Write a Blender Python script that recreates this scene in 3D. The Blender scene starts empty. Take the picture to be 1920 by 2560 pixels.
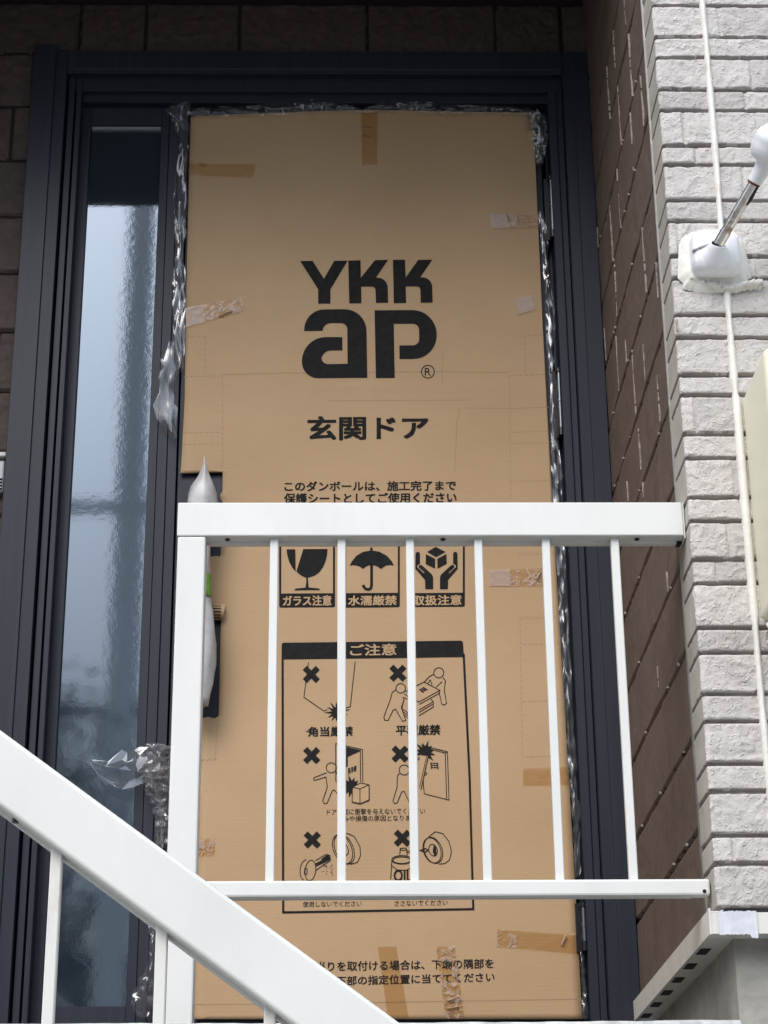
import bpy, bmesh, math, random
import numpy as np
from mathutils import Vector, Matrix
from mathutils.geometry import tessellate_polygon

SC = bpy.context.scene
COL = SC.collection
random.seed(7)

# ------------------------------------------------------------------ camera
F, YAW, PITCH, ROLL = 5037.5, 0.02103, 0.39557, -0.00898      # focal length in photo pixels (1920 x 2560), angles
CAM = np.array([0.0, -4.34, -0.55])
_f = np.array([math.sin(YAW)*math.cos(PITCH), math.cos(YAW)*math.cos(PITCH), math.sin(PITCH)])
_r0 = np.array([math.cos(YAW), -math.sin(YAW), 0.0]); _u0 = np.cross(_r0, _f)
_c, _s = math.cos(ROLL), math.sin(ROLL)
_r = _c*_r0 + _s*_u0; _u = _c*_u0 - _s*_r0
cd = bpy.data.cameras.new("camera"); cam = bpy.data.objects.new("camera", cd); COL.objects.link(cam)
cd.sensor_fit = 'VERTICAL'; cd.sensor_height = 24.0; cd.lens = F/2560*24.0
cd.clip_start = 0.05; cd.clip_end = 500
M = Matrix.Identity(4)
for i in range(3):
    M[i][0], M[i][1], M[i][2], M[i][3] = _r[i], _u[i], -_f[i], CAM[i]
cam.matrix_world = M
SC.camera = cam

def ray(px, py): return _f + _r*(px-960)/F + _u*(1280-py)/F
def onY(px, py, y): d = ray(px, py); return CAM + d*((y-CAM[1])/d[1])
def onX(px, py, x): d = ray(px, py); return CAM + d*((x-CAM[0])/d[0])

# ------------------------------------------------------------------ light
SUN = Vector((-0.32, -0.62, 0.74)).normalized()
w = bpy.data.worlds.new("World"); SC.world = w; w.use_nodes = True
nt = w.node_tree; bg = nt.nodes['Background']
sky = nt.nodes.new('ShaderNodeTexSky'); sky.sky_type = 'NISHITA'; sky.sun_disc = False
sky.sun_elevation = math.asin(SUN.z); sky.sun_rotation = math.atan2(SUN.x, SUN.y) % (2*math.pi)
sky.air_density = 1.0; sky.dust_density = 1.2; sky.ozone_density = 1.0
hs = nt.nodes.new('ShaderNodeHueSaturation'); hs.inputs['Saturation'].default_value = 0.50
nt.links.new(sky.outputs[0], hs.inputs['Color']); # an overcast sky is brighter overhead than at the horizon
wc = nt.nodes.new('ShaderNodeTexCoord'); wx = nt.nodes.new('ShaderNodeSeparateXYZ'); wm = nt.nodes.new('ShaderNodeMapRange'); wk = nt.nodes.new('ShaderNodeVectorMath')
nt.links.new(wc.outputs['Generated'], wx.inputs[0]); nt.links.new(wx.outputs['Z'], wm.inputs[0])
wm.inputs[1].default_value = .22; wm.inputs[2].default_value = .60; wm.inputs[3].default_value = .50; wm.inputs[4].default_value = 1.72; wm.interpolation_type = 'SMOOTHSTEP'
wk.operation = 'SCALE'; nt.links.new(hs.outputs[0], wk.inputs[0]); nt.links.new(wm.outputs[0], wk.inputs['Scale'])
nt.links.new(wk.outputs[0], bg.inputs[0])
bg.inputs[1].default_value = 0.12
sd = bpy.data.lights.new("sun", 'SUN'); sd.energy = 0.75; sd.angle = math.radians(40); sd.color = (1.0, 0.93, 0.84)
so = bpy.data.objects.new("sun", sd); COL.objects.link(so); so.rotation_euler = SUN.to_track_quat('Z', 'Y').to_euler()
so.location = (-6, -12, 14)
SC.view_settings.view_transform = 'Standard'; SC.view_settings.look = 'None'
SC.view_settings.exposure = 1.14; SC.view_settings.gamma = 1.0; SC.view_settings.use_curve_mapping = False
SC.cycles.max_bounces = 10; SC.cycles.transparent_max_bounces = 24
SC.cycles.use_denoising = True

# ------------------------------------------------------------------ materials
def mat(name, col, rough=.6, metal=0.0, spec=.5, noise=None, bump=None, ior=None, stretch=(1, 1, 1)):
    """principled; noise=(scale, colour b, lo, hi) mixes a second colour; bump=(scale, strength, distance)"""
    m = bpy.data.materials.new(name); m.use_nodes = True
    t = m.node_tree; n = t.nodes; l = t.links; p = n['Principled BSDF']
    p.inputs['Base Color'].default_value = (*col, 1); p.inputs['Roughness'].default_value = rough
    p.inputs['Metallic'].default_value = metal; p.inputs['Specular IOR Level'].default_value = spec
    if ior: p.inputs['IOR'].default_value = ior
    if noise or bump:
        tc = n.new('ShaderNodeTexCoord'); mp = n.new('ShaderNodeMapping'); mp.inputs['Scale'].default_value = stretch
        l.new(tc.outputs['Object'], mp.inputs['Vector'])
    if noise:
        sc, cb, lo, hi = noise
        nz = n.new('ShaderNodeTexNoise'); nz.inputs['Scale'].default_value = sc; nz.inputs['Detail'].default_value = 8
        nz.inputs['Roughness'].default_value = .65
        l.new(mp.outputs[0], nz.inputs['Vector'])
        r = n.new('ShaderNodeValToRGB'); r.color_ramp.elements[0].position = lo; r.color_ramp.elements[1].position = hi
        r.color_ramp.elements[0].color = (*col, 1); r.color_ramp.elements[1].color = (*cb, 1)
        l.new(nz.outputs['Fac'], r.inputs[0]); l.new(r.outputs[0], p.inputs['Base Color'])
        m['ramp'] = 1
    if bump:
        sc, st, di = bump
        nb = n.new('ShaderNodeTexNoise'); nb.inputs['Scale'].default_value = sc; nb.inputs['Detail'].default_value = 6
        l.new(mp.outputs[0], nb.inputs['Vector'])
        b = n.new('ShaderNodeBump'); b.inputs['Strength'].default_value = st; b.inputs['Distance'].default_value = di
        l.new(nb.outputs['Fac'], b.inputs['Height']); l.new(b.outputs[0], p.inputs['Normal'])
    return m

def attr_tint(m, name='tone'):
    """multiply the base colour by the per-stone tone stored on the mesh"""
    t = m.node_tree; n = t.nodes; l = t.links; p = n['Principled BSDF']
    a = n.new('ShaderNodeAttribute'); a.attribute_name = name
    mx = n.new('ShaderNodeMix'); mx.data_type = 'RGBA'; mx.blend_type = 'MULTIPLY'; mx.inputs[0].default_value = 1
    src = p.inputs['Base Color']
    if src.is_linked: l.new(src.links[0].from_socket, mx.inputs[6])
    else: mx.inputs[6].default_value = src.default_value
    l.new(a.outputs['Color'], mx.inputs[7]); l.new(mx.outputs[2], src)
    return m

MT = {}
MT['white'] = mat('white_paint', (.69, .70, .67), .38, noise=(7.0, (.615, .625, .595), .42, .80), bump=(140, .06, .0006), stretch=(1, 1, .35))
MT['whitedirt'] = mat('white_paint_weathered', (.67, .675, .635), .5, noise=(22, (.55, .535, .48), .5, .8), bump=(120, .1, .001))
MT['frame'] = mat('dark_aluminium', (.0175, .0215, .034), .42, .0, .32, noise=(90, (.023, .0275, .042), .4, .65), bump=(200, .05, .0004), stretch=(1, 1, .02))
MT['gap'] = mat('black_gasket', (.006, .006, .007), .8)
MT['hinge'] = mat('hinge_black', (.012, .012, .014), .35, .3)
MT['pin'] = mat('hinge_steel', (.20, .22, .24), .3, .8)
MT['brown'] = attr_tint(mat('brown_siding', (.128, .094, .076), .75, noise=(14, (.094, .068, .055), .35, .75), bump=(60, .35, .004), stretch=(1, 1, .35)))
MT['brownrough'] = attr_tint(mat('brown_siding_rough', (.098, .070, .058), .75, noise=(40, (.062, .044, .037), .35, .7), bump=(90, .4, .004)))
MT['groove'] = mat('dark_joint', (.020, .012, .011), .9)
MT['pale'] = mat('pale_worn_joint', (.33, .29, .26), .8, noise=(60, (.17, .13, .11), .45, .6))
_g = mat('grey_stone_siding', (.555, .53, .505), .78, noise=(34, (.465, .44, .415), .40, .75), bump=(120, .75, .0042))
for q in _g.node_tree.nodes:
    if q.type == 'TEX_NOISE' and abs(q.inputs['Scale'].default_value-120) < .1:
        q.noise_type = 'RIDGED_MULTIFRACTAL'; q.inputs['Distortion'].default_value = .9; q.inputs['Detail'].default_value = 3
MT['grey'] = attr_tint(_g)
MT['greygroove'] = mat('grey_joint', (.29, .26, .245), .9)
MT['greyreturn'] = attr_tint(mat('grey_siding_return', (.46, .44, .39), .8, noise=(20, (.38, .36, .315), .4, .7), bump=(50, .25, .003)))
MT['seal'] = mat('white_sealant', (.72, .71, .66), .5, noise=(30, (.62, .59, .52), .5, .75), bump=(60, .4, .003))
MT['seal2'] = mat('grey_sealant', (.30, .295, .28), .6, noise=(40, (.42, .42, .41), .5, .7))
MT['seam'] = mat('open_seam', (.30, .29, .28), .8)
MT['plastic'] = mat('white_plastic', (.80, .82, .85), .3, noise=(8, (.74, .76, .78), .4, .8))
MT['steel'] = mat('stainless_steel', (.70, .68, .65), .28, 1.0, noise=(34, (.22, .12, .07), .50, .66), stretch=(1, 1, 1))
MT['rust'] = mat('rust', (.10, .035, .018), .8, noise=(80, (.20, .08, .03), .4, .7))
MT['rubber'] = mat('black_tape', (.008, .009, .02), .5)
MT['cream'] = mat('cream_plastic', (.76, .73, .57), .4, noise=(4, (.72, .69, .53), .4, .7))
MT['conc'] = mat('concrete', (.36, .35, .31), .9, noise=(9, (.22, .215, .185), .42, .72), bump=(40, .6, .006))
MT['mortar'] = mat('pale_mortar', (.55, .56, .54), .85, noise=(25, (.36, .37, .37), .42, .62), bump=(50, .6, .004))
MT['floor'] = mat('dark_floor_tile', (.11, .105, .10), .6, noise=(12, (.15, .145, .14), .4, .7))
MT['flash'] = mat('flashing_metal', (.66, .655, .61), .45, noise=(18, (.52, .51, .46), .5, .8))
MT['greytape'] = mat('grey_tape', (.55, .57, .62), .45, noise=(45, (.66, .68, .72), .45, .7))
MT['ink'] = mat('black_ink', (.012, .0115, .012), .8, spec=.2, noise=(70, (.021, .020, .020), .4, .7))
MT['kraft'] = mat('kraft_print', (.51, .34, .19), .8)
MT['crease'] = mat('kraft_crease', (.36, .25, .145), .85)
MT['foam'] = mat('translucent_foam_wrap', (.52, .525, .53), .3, noise=(30, (.42, .425, .43), .4, .7), bump=(45, .25, .004))
MT['green'] = mat('green_tape', (.16, .42, .06), .45, noise=(130, (.07, .22, .02), .56, .60))
MT['ground'] = mat('pale_asphalt', (.20, .20, .195), .9, noise=(3, (.24, .24, .23), .4, .7))
MT['ceil'] = mat('dark_ceiling_board', (.045, .038, .034), .8, noise=(6, (.04, .033, .03), .4, .7))
MT['leafgreen'] = mat('foliage', (.07, .10, .06), .6, noise=(3, (.11, .14, .09), .4, .7))
MT['bark'] = mat('bark', (.10, .075, .055), .9, bump=(20, .5, .02))
MT['render'] = mat('house_render', (.24, .23, .215), .8)
MT['roof'] = mat('roof_tile', (.08, .08, .09), .6)
MT['polec'] = mat('pole_concrete', (.78, .78, .78), .7, noise=(3, (.70, .70, .70), .4, .7))
MT['lens'] = mat('grille_grey', (.30, .31, .31), .35, .4)

def kraft_sheet():
    m = mat('corrugated_cardboard', (.50, .345, .195), .82, spec=.25)
    t = m.node_tree; n = t.nodes; l = t.links; p = n['Principled BSDF']
    tc = n.new('ShaderNodeTexCoord')
    nz = n.new('ShaderNodeTexNoise'); nz.inputs['Scale'].default_value = 2.2; nz.inputs['Detail'].default_value = 10
    mp = n.new('ShaderNodeMapping'); mp.inputs['Scale'].default_value = (1, 1, 1.4)
    l.new(tc.outputs['Object'], mp.inputs[0]); l.new(mp.outputs[0], nz.inputs['Vector'])
    r = n.new('ShaderNodeValToRGB'); r.color_ramp.elements[0].position = .3; r.color_ramp.elements[1].position = .7
    r.color_ramp.elements[0].color = (.465, .318, .182, 1); r.color_ramp.elements[1].color = (.53, .365, .218, 1)
    l.new(nz.outputs['Fac'], r.inputs[0])
    n2 = n.new('ShaderNodeTexNoise'); n2.inputs['Scale'].default_value = 160; n2.inputs['Detail'].default_value = 4
    mp2 = n.new('ShaderNodeMapping'); mp2.inputs['Scale'].default_value = (.25, 1, 1)
    l.new(tc.outputs['Object'], mp2.inputs[0]); l.new(mp2.outputs[0], n2.inputs['Vector'])
    mx = n.new('ShaderNodeMix'); mx.data_type = 'RGBA'; mx.blend_type = 'OVERLAY'; mx.inputs[0].default_value = .05
    l.new(r.outputs[0], mx.inputs[6]); l.new(n2.outputs['Color'], mx.inputs[7])
    l.new(mx.outputs[2], p.inputs['Base Color'])
    wv = n.new('ShaderNodeTexWave'); wv.wave_type = 'BANDS'; wv.bands_direction = 'Z'; wv.inputs['Scale'].default_value = 38
    wv.inputs['Distortion'].default_value = .35; wv.inputs['Detail'].default_value = 2; wv.inputs['Detail Scale'].default_value = .6
    l.new(tc.outputs['Object'], wv.inputs['Vector'])
    b = n.new('ShaderNodeBump'); b.inputs['Strength'].default_value = .055; b.inputs['Distance'].default_value = .0012
    l.new(wv.outputs['Fac'], b.inputs['Height']); l.new(b.outputs[0], p.inputs['Normal'])
    return m
MT['card'] = kraft_sheet()

def tape_mat(name, lo, hi, tint=(.90, .81, .65)):
    """clear brown film: tinted see-through with a sheen; pale where it has lifted off the board"""
    m = bpy.data.materials.new(name); m.use_nodes = True
    t = m.node_tree; n = t.nodes; l = t.links; n.clear()
    o = n.new('ShaderNodeOutputMaterial'); tr = n.new('ShaderNodeBsdfTransparent'); tr.inputs[0].default_value = (*tint, 1)
    gl = n.new('ShaderNodeBsdfGlossy'); gl.inputs['Roughness'].default_value = .22
    m1 = n.new('ShaderNodeMixShader'); m1.inputs[0].default_value = .035; l.new(tr.outputs[0], m1.inputs[1]); l.new(gl.outputs[0], m1.inputs[2])
    p = n.new('ShaderNodeBsdfPrincipled'); p.inputs['Base Color'].default_value = (.60, .475, .40, 1); p.inputs['Roughness'].default_value = .32
    tc = n.new('ShaderNodeTexCoord'); nz = n.new('ShaderNodeTexNoise'); nz.inputs['Scale'].default_value = 60
    nz.inputs['Detail'].default_value = 4; nz.inputs['Distortion'].default_value = 1.6
    l.new(tc.outputs['Object'], nz.inputs['Vector'])
    r = n.new('ShaderNodeMapRange'); r.inputs[1].default_value = lo; r.inputs[2].default_value = hi; r.inputs[4].default_value = .48
    l.new(nz.outputs['Fac'], r.inputs[0])
    m2 = n.new('ShaderNodeMixShader'); l.new(r.outputs[0], m2.inputs[0]); l.new(m1.outputs[0], m2.inputs[1]); l.new(p.outputs[0], m2.inputs[2])
    l.new(m2.outputs[0], o.inputs[0])
    return m
MT['tape'] = tape_mat('packing_tape', .70, .80)
MT['tapemix'] = tape_mat('packing_tape_lifting', .50, .56)
MT['tapepale'] = tape_mat('packing_tape_pale', .05, .3)

def film_mat():
    m = bpy.data.materials.new('clear_plastic_film'); m.use_nodes = True
    t = m.node_tree; n = t.nodes; l = t.links; n.clear()
    o = n.new('ShaderNodeOutputMaterial'); tr = n.new('ShaderNodeBsdfTransparent'); tr.inputs[0].default_value = (.97, .97, .97, 1)
    gl = n.new('ShaderNodeBsdfGlossy'); gl.inputs['Roughness'].default_value = .10
    df = n.new('ShaderNodeBsdfDiffuse'); df.inputs[0].default_value = (.62, .64, .66, 1)
    lw = n.new('ShaderNodeLayerWeight'); lw.inputs[0].default_value = .45
    mr = n.new('ShaderNodeMapRange'); mr.inputs[3].default_value = .06; mr.inputs[4].default_value = .60
    l.new(lw.outputs['Facing'], mr.inputs[0])
    m1 = n.new('ShaderNodeMixShader'); m2 = n.new('ShaderNodeMixShader')
    l.new(mr.outputs[0], m1.inputs[0]); l.new(tr.outputs[0], m1.inputs[1]); l.new(gl.outputs[0], m1.inputs[2])
    m2.inputs[0].default_value = .06; l.new(m1.outputs[0], m2.inputs[1]); l.new(df.outputs[0], m2.inputs[2])
    l.new(m2.outputs[0], o.inputs[0])
    return m
MT['film'] = film_mat()

def glass_mat():
    m = mat('textured_dark_glass', (.016, .027, .040), .03, spec=.5, ior=2.9)
    t = m.node_tree; n = t.nodes; l = t.links; p = n['Principled BSDF']
    tc = n.new('ShaderNodeTexCoord')
    a = n.new('ShaderNodeTexNoise'); a.inputs['Scale'].default_value = 60; a.inputs['Detail'].default_value = 2
    p.inputs['Specular Tint'].default_value = (.80, .90, 1.0, 1)
    c = n.new('ShaderNodeTexNoise'); c.inputs['Scale'].default_value = 330; c.inputs['Detail'].default_value = 2
    for q in (a, c): l.new(tc.outputs['Object'], q.inputs['Vector'])
    ad = n.new('ShaderNodeMath'); ad.operation = 'MULTIPLY_ADD'; ad.inputs[1].default_value = .36
    l.new(c.outputs['Fac'], ad.inputs[0]); l.new(a.outputs['Fac'], ad.inputs[2])
    b = n.new('ShaderNodeBump'); b.inputs['Strength'].default_value = .20; b.inputs['Distance'].default_value = .00014
    l.new(ad.outputs[0], b.inputs['Height']); l.new(b.outputs[0], p.inputs['Normal'])
    return m
MT['glass'] = glass_mat()

# ------------------------------------------------------------------ mesh helpers
class MB:
    def __init__(s): s.v = []; s.f = []; s.m = []
    def add(s, vs, fs, mi=0):
        o = len(s.v); s.v += [tuple(map(float, q)) for q in vs]
        s.f += [tuple(o+i for i in q) for q in fs]; s.m += [mi]*len(fs)
    def box(s, x0, x1, y0, y1, z0, z1, mi=0):
        s.add([(x0,y0,z0),(x1,y0,z0),(x1,y1,z0),(x0,y1,z0),(x0,y0,z1),(x1,y0,z1),(x1,y1,z1),(x0,y1,z1)],
              [(0,3,2,1),(4,5,6,7),(0,1,5,4),(1,2,6,5),(2,3,7,6),(3,0,4,7)], mi)
    def prism(s, pts, a, b, fn, mi=0):
        """closed polygon pts extruded from a to b; fn(p, q, t) -> xyz"""
        n = len(pts); s0 = [fn(p, q, a) for p, q in pts]; s1 = [fn(p, q, b) for p, q in pts]
        fs = [(i, (i+1) % n, n+(i+1) % n, n+i) for i in range(n)]
        for tri in tessellate_polygon([[Vector((p, q, 0)) for p, q in pts]]):
            fs += [tuple(tri), tuple(n+i for i in reversed(tri))]
        s.add(s0+s1, fs, mi)
    def tube(s, pts, rad, seg=12, mi=0, cap=True):
        pts = [Vector(p) for p in pts]; rad = rad if isinstance(rad, (list, tuple)) else [rad]*len(pts)
        ax = (pts[-1]-pts[0]).normalized(); h = Vector((0,0,1)) if abs(ax.z) < .9 else Vector((1,0,0))
        vs = []; fs = []
        for i, p in enumerate(pts):
            d = (pts[min(i+1, len(pts)-1)]-pts[max(i-1, 0)])
            d = d.normalized() if d.length > 1e-9 else ax
            e1 = d.cross(h).normalized(); e2 = d.cross(e1)
            for k in range(seg):
                a = 2*math.pi*k/seg; vs.append(p+(e1*math.cos(a)+e2*math.sin(a))*rad[i])
        for i in range(len(pts)-1):
            for k in range(seg):
                a = i*seg+k; b = i*seg+(k+1) % seg; fs.append((a, b, b+seg, a+seg))
        if cap: fs += [tuple(range(seg-1, -1, -1)), tuple((len(pts)-1)*seg+k for k in range(seg))]
        s.add(vs, fs, mi)
    def build(s, name, mats, parent=None, bevel=0, smooth=False, seg=2, recalc=True, auto=None):
        me = bpy.data.meshes.new(name); me.from_pydata(s.v, [], s.f)
        for m in (mats if isinstance(mats, list) else [mats]): me.materials.append(m)
        me.polygons.foreach_set('material_index', s.m)
        bm = bmesh.new(); bm.from_mesh(me)
        if recalc: bmesh.ops.recalc_face_normals(bm, faces=bm.faces)
        if bevel:
            es = [e for e in bm.edges if len(e.link_faces) == 2 and e.calc_face_angle(0) > .6]
            bmesh.ops.bevel(bm, geom=es, offset=bevel, segments=seg, affect='EDGES', profile=.5)
        if auto:
            for fc in bm.faces: fc.smooth = True
            for e in bm.edges:
                if len(e.link_faces) == 2 and e.calc_face_angle(0) > auto: e.smooth = False
        bm.to_mesh(me); bm.free()
        if smooth: me.polygons.foreach_set('use_smooth', [True]*len(me.polygons))
        o = bpy.data.objects.new(name, me); COL.objects.link(o)
        if parent: o.parent = parent
        return o

def tag(o, label=None, cat=None, group=None, kind=None):
    if label: o['label'] = label
    if cat: o['category'] = cat
    if group: o['group'] = group
    if kind: o['kind'] = kind
    return o
def thing(name, loc, label, cat, group=None):
    o = bpy.data.objects.new(name, None); COL.objects.link(o); o.empty_display_size = .1
    tag(o, label, cat, group); o.location = (0, 0, 0)
    return o

# ------------------------------------------------------------------ value noise (numpy)
def _hash(ix, iy, seed):
    h = (ix.astype(np.int64)*374761393 + iy.astype(np.int64)*668265263 + seed*1442695041) & 0x7fffffff
    h = ((h ^ (h >> 13))*1274126177) & 0x7fffffff
    return ((h ^ (h >> 16)) & 0xffff)/65535.0
def vnoise(x, y, seed=0):
    ix = np.floor(x); iy = np.floor(y); fx = x-ix; fy = y-iy
    fx = fx*fx*fx*(fx*(fx*6-15)+10); fy = fy*fy*fy*(fy*(fy*6-15)+10)
    a = _hash(ix, iy, seed); b = _hash(ix+1, iy, seed); c = _hash(ix, iy+1, seed); d = _hash(ix+1, iy+1, seed)
    return (a+(b-a)*fx)*(1-fy)+(c+(d-c)*fx)*fy
def fbm(x, y, seed=0, oc=4, gain=.5):
    s = 0; a = 1; t = 0
    for i in range(oc):
        s = s+a*vnoise(x*2**i+17.3*i, y*2**i-9.1*i, seed+i); t += a; a *= gain
    return s/t-.5
def ridge(x, y, seed=0, oc=3):
    s = 0; a = 1; t = 0
    for i in range(oc):
        s = s+a*(1-np.abs(2*vnoise(x*2**i+5.7*i, y*2**i+3.3*i, seed+i)-1)); t += a; a *= .5
    return s/t
def sstep(a, b, v):
    t = np.clip((v-a)/(b-a), 0, 1); return t*t*(3-2*t)

def stone_field(S, Z, rows, joints, groove, gw, amp, freq, seed, tilt=.004, jdepth=1.0):
    """height (m, outwards) and tone for stones laid in rows; rows = ascending joint heights, joints[i] = joint positions in row i"""
    rows = np.array(rows); ri = np.clip(np.searchsorted(rows, Z)-1, 0, len(rows)-2)
    z0 = rows[ri]; z1 = rows[ri+1]
    dz = np.minimum(Z-z0, z1-Z)
    H = np.zeros_like(S); T = np.ones_like(S); dj = np.full_like(S, 9.0); cell = np.zeros_like(S)
    for i in range(len(rows)-1):
        k = ri == i
        if not k.any(): continue
        js = np.array(sorted(joints[i])) if len(joints[i]) else np.array([])
        s = S[k]
        if len(js):
            q = np.searchsorted(js, s); cell[k] = q
            dl = np.where(q > 0, s-js[np.clip(q-1, 0, len(js)-1)], 9); dr = np.where(q < len(js), js[np.clip(q, 0, len(js)-1)]-s, 9)
            dj[k] = np.minimum(dl, dr)
    cid = _hash(ri*7.0+1, cell*13.0+3, seed); cid2 = _hash(ri*3.0+9, cell*5.0+7, seed+5)
    wob = (fbm(S*60, Z*60, seed+40, 2))*.0022
    dzz = dz+wob; djj = dj+wob
    edge = np.minimum(dzz, djj)
    core = sstep(gw*.5, gw*.5+.0035, edge)
    wx = S*freq+2.2*fbm(S*freq*.7, Z*freq*.7, seed+3, 3); wz = Z*freq+2.2*fbm(S*freq*.7+31, Z*freq*.7, seed+4, 3)
    rock = amp*(1.1*(ridge(wx, wz, seed+6, 3)-.5)+.5*fbm(S*freq*2.6, Z*freq*2.6, seed+8, 3))
    big = amp*1.3*fbm(S*11+cid*50, Z*11+cid2*50, seed+9, 2)
    lean = tilt*((Z-z0)/(z1-z0)-.5)*(cid-.5)*2
    H = (rock+big+lean)*core
    gz = 1-sstep(gw*.35, gw*.75, dzz); gj = (1-sstep(gw*.35, gw*.75, djj))*jdepth
    H = H-groove*np.maximum(gz, gj)-.001*(1-sstep(gw*.5, gw*.5+.003, edge))*(1-np.maximum(gz, gj))
    T = .90+.14*cid-.15*(cid2 > .74)
    return H, T, np.maximum(gz, gj)

def field_mesh(name, S, Z, pos, nrm, H, T, G, mats, parent=None, gthr=.55):
    """S,Z 2-D grids; pos/nrm arrays (n,m,3); faces over a groove take material 1"""
    n, m = S.shape
    P = pos+nrm*H[..., None]
    me = bpy.data.meshes.new(name)
    idx = np.arange(n*m).reshape(n, m)
    fq = np.stack([idx[:-1, :-1], idx[:-1, 1:], idx[1:, 1:], idx[1:, :-1]], -1).reshape(-1, 4)
    me.vertices.add(n*m); me.vertices.foreach_set('co', P.reshape(-1).astype(np.float32))
    me.loops.add(fq.size); me.loops.foreach_set('vertex_index', fq.reshape(-1).astype(np.int32))
    me.polygons.add(len(fq)); me.polygons.foreach_set('loop_start', np.arange(0, fq.size, 4, dtype=np.int32))
    for q in mats: me.materials.append(q)
    g = (G[:-1, :-1]+G[1:, 1:]+G[:-1, 1:]+G[1:, :-1])/4
    me.polygons.foreach_set('material_index', (g > gthr).reshape(-1).astype(np.int32))
    me.polygons.foreach_set('use_smooth', np.ones(len(fq), bool))
    at = me.color_attributes.new('tone', 'FLOAT_COLOR', 'POINT')
    c = np.ones((n*m, 4), np.float32); c[:, 0] = c[:, 1] = c[:, 2] = T.reshape(-1)
    at.data.foreach_set('color', c.reshape(-1))
    me.update(calc_edges=True); me.validate()
    o = bpy.data.objects.new(name, me); COL.objects.link(o)
    if parent: o.parent = parent
    return o

XS = .62           # plane of the brown return wall
YG = -1.0          # plane of the grey front wall
YW = -.03          # plane of the brown wall round the door
ZC = 2.72          # ceiling of the entrance recess

# ------------------------------------------------------------------ ground, porch, ceiling
g = MB(); g.add([(-80,-90,-2.05),(80,-90,-2.05),(80,40,-2.05),(-80,40,-2.05)], [(0,1,2,3)])
tag(g.build('ground', MT['ground']), 'grey asphalt ground below the raised entrance', kind='structure')
ZF = -.052         # porch floor level
g = MB(); g.box(-2.6, .6465, -.965, .06, -2.05, ZF-.012); tag(g.build('porch_base', MT['conc']), 'concrete block carrying the porch floor', kind='structure')
g = MB()
nx = 260; zz = []
xs = np.linspace(-2.6, .645, nx)
top = ZF+.004*fbm(xs*14, xs*0, 3, 4); fr = -1.0+.006*fbm(xs*18, xs*0+4, 5, 4)
vs = []; fs = []
for i, x in enumerate(xs):
    vs += [(x, fr[i], ZF-.045), (x, fr[i], top[i]-.006), (x, fr[i]+.007, top[i]), (x, .05, ZF)]
for i in range(nx-1):
    for k in range(3): a = i*4+k; fs.append((a, a+4, a+5, a+1))
g.add(vs, fs); g.m = [0 if q % 3 < 2 else 1 for q in range(len(fs))]; tag(g.build('porch_floor', [MT['mortar'], MT['floor']], smooth=True), 'pale mortar edge of the porch floor at the foot of the door', kind='structure')
g = MB(); g.box(-3.2, XS-.004, -1.0, .04, ZC, ZC+.06); tag(g.build('ceiling', MT['ceil']), 'dark ceiling over the entrance recess', kind='structure')
g = MB()
for k in range(9):
    x0 = -.62+.27*k; z = -1.05-.198*k*.735*1.0
    g.box(x0, x0+.30, -2.08, -1.04, max(-2.05, z-1.2), max(z, -2.04))
tag(g.build('steps', MT['conc']), 'concrete steps running down beside the porch', kind='structure')

# ------------------------------------------------------------------ brown siding walls
brown = thing('brown_wall', None, 'dark brown stone-pattern siding lining the entrance recess round the door', 'wall')
brown_rows = [.128+.1645*i for i in range(-2, 18)]
rr = random.Random(3)
# return wall at the right, facing -x : s runs along y
pale_px = [((1532,78),(1538,169)),((1569,91),(1582,235)),((1543,219),(1554,359)),((1517,165),(1524,301)),((1602,185),(1608,320)),((1575,282),(1580,360)),
           ((1560,0),(1565,60)),((1541,425),(1544,450)),((1524,513),(1532,654)),((1547,485),(1552,571)),((1604,572),(1616,729)),((1535,663),(1543,789)),
           ((1583,416),(1583,433)),((1638,659),(1646,742)),((1492,572),(1496,616)),((1538,847),(1549,971)),((1579,877),(1590,1033)),((1608,860),(1613,955)),
           ((1563,847),(1566,907)),((1643,935),(1649,1057)),((1596,1070),(1601,1176)),((1511,816),(1514,904)),((1568,1200),(1569,1256)),((1665,1432),(1670,1476)),
           ((1644,1664),(1646,1720)),((1690,800),(1692,830)),((1606,1205),(1608,1245))]
ys = np.concatenate([np.arange(-.884, -.0, .0035), [0.03]])
zs = np.concatenate([np.arange(.1275, 2.3, .0035), np.arange(2.3, ZC+.05, .007)])
Sg, Zg = np.meshgrid(ys, zs)
H, T, G = stone_field(Sg, Zg, brown_rows, [[] for _ in brown_rows], .007, .009, .0022, 16, 21, .0006)
T = 1.0+.12*fbm(Sg*9, Zg*4, 77, 3)
pos = np.stack([np.full_like(Sg, XS), Sg, Zg], -1); nr = np.zeros_like(pos); nr[..., 0] = -1
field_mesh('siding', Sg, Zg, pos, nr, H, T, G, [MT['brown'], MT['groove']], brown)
pj = MB()
for (a, b) in pale_px:
    p = onX(*a, XS-.0015); q = onX(*b, XS-.0015); yy = (p[1]+q[1])/2
    za, zb = p[2], q[2]; n = max(3, int((za-zb)/.006))
    for i in range(n):
        t0 = zb+(za-zb)*i/n; t1 = zb+(za-zb)*(i+1)/n
        if rr.random() < .06: continue
        wd = .0011+.0008*rr.random(); off = rr.uniform(-.0004, .0004)
        pj.box(XS-.0026, XS+.002, yy+off-wd, yy+off+wd, t0, t1)
for k in (1, 2, 3, 4, 5, 6, 7, 8, 9, 10, 11):      # bright chipped spots where the vertical joints meet the grooves
    for j in range(3):
        yy = -.06-.8*rr.random(); z0 = .128+.1645*k
        pj.box(XS-.003, XS+.002, yy-.0025, yy+.0025, z0+.002, z0+.005+.003*rr.random())
pj.build('worn_joint', MT['pale'], brown)
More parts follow.
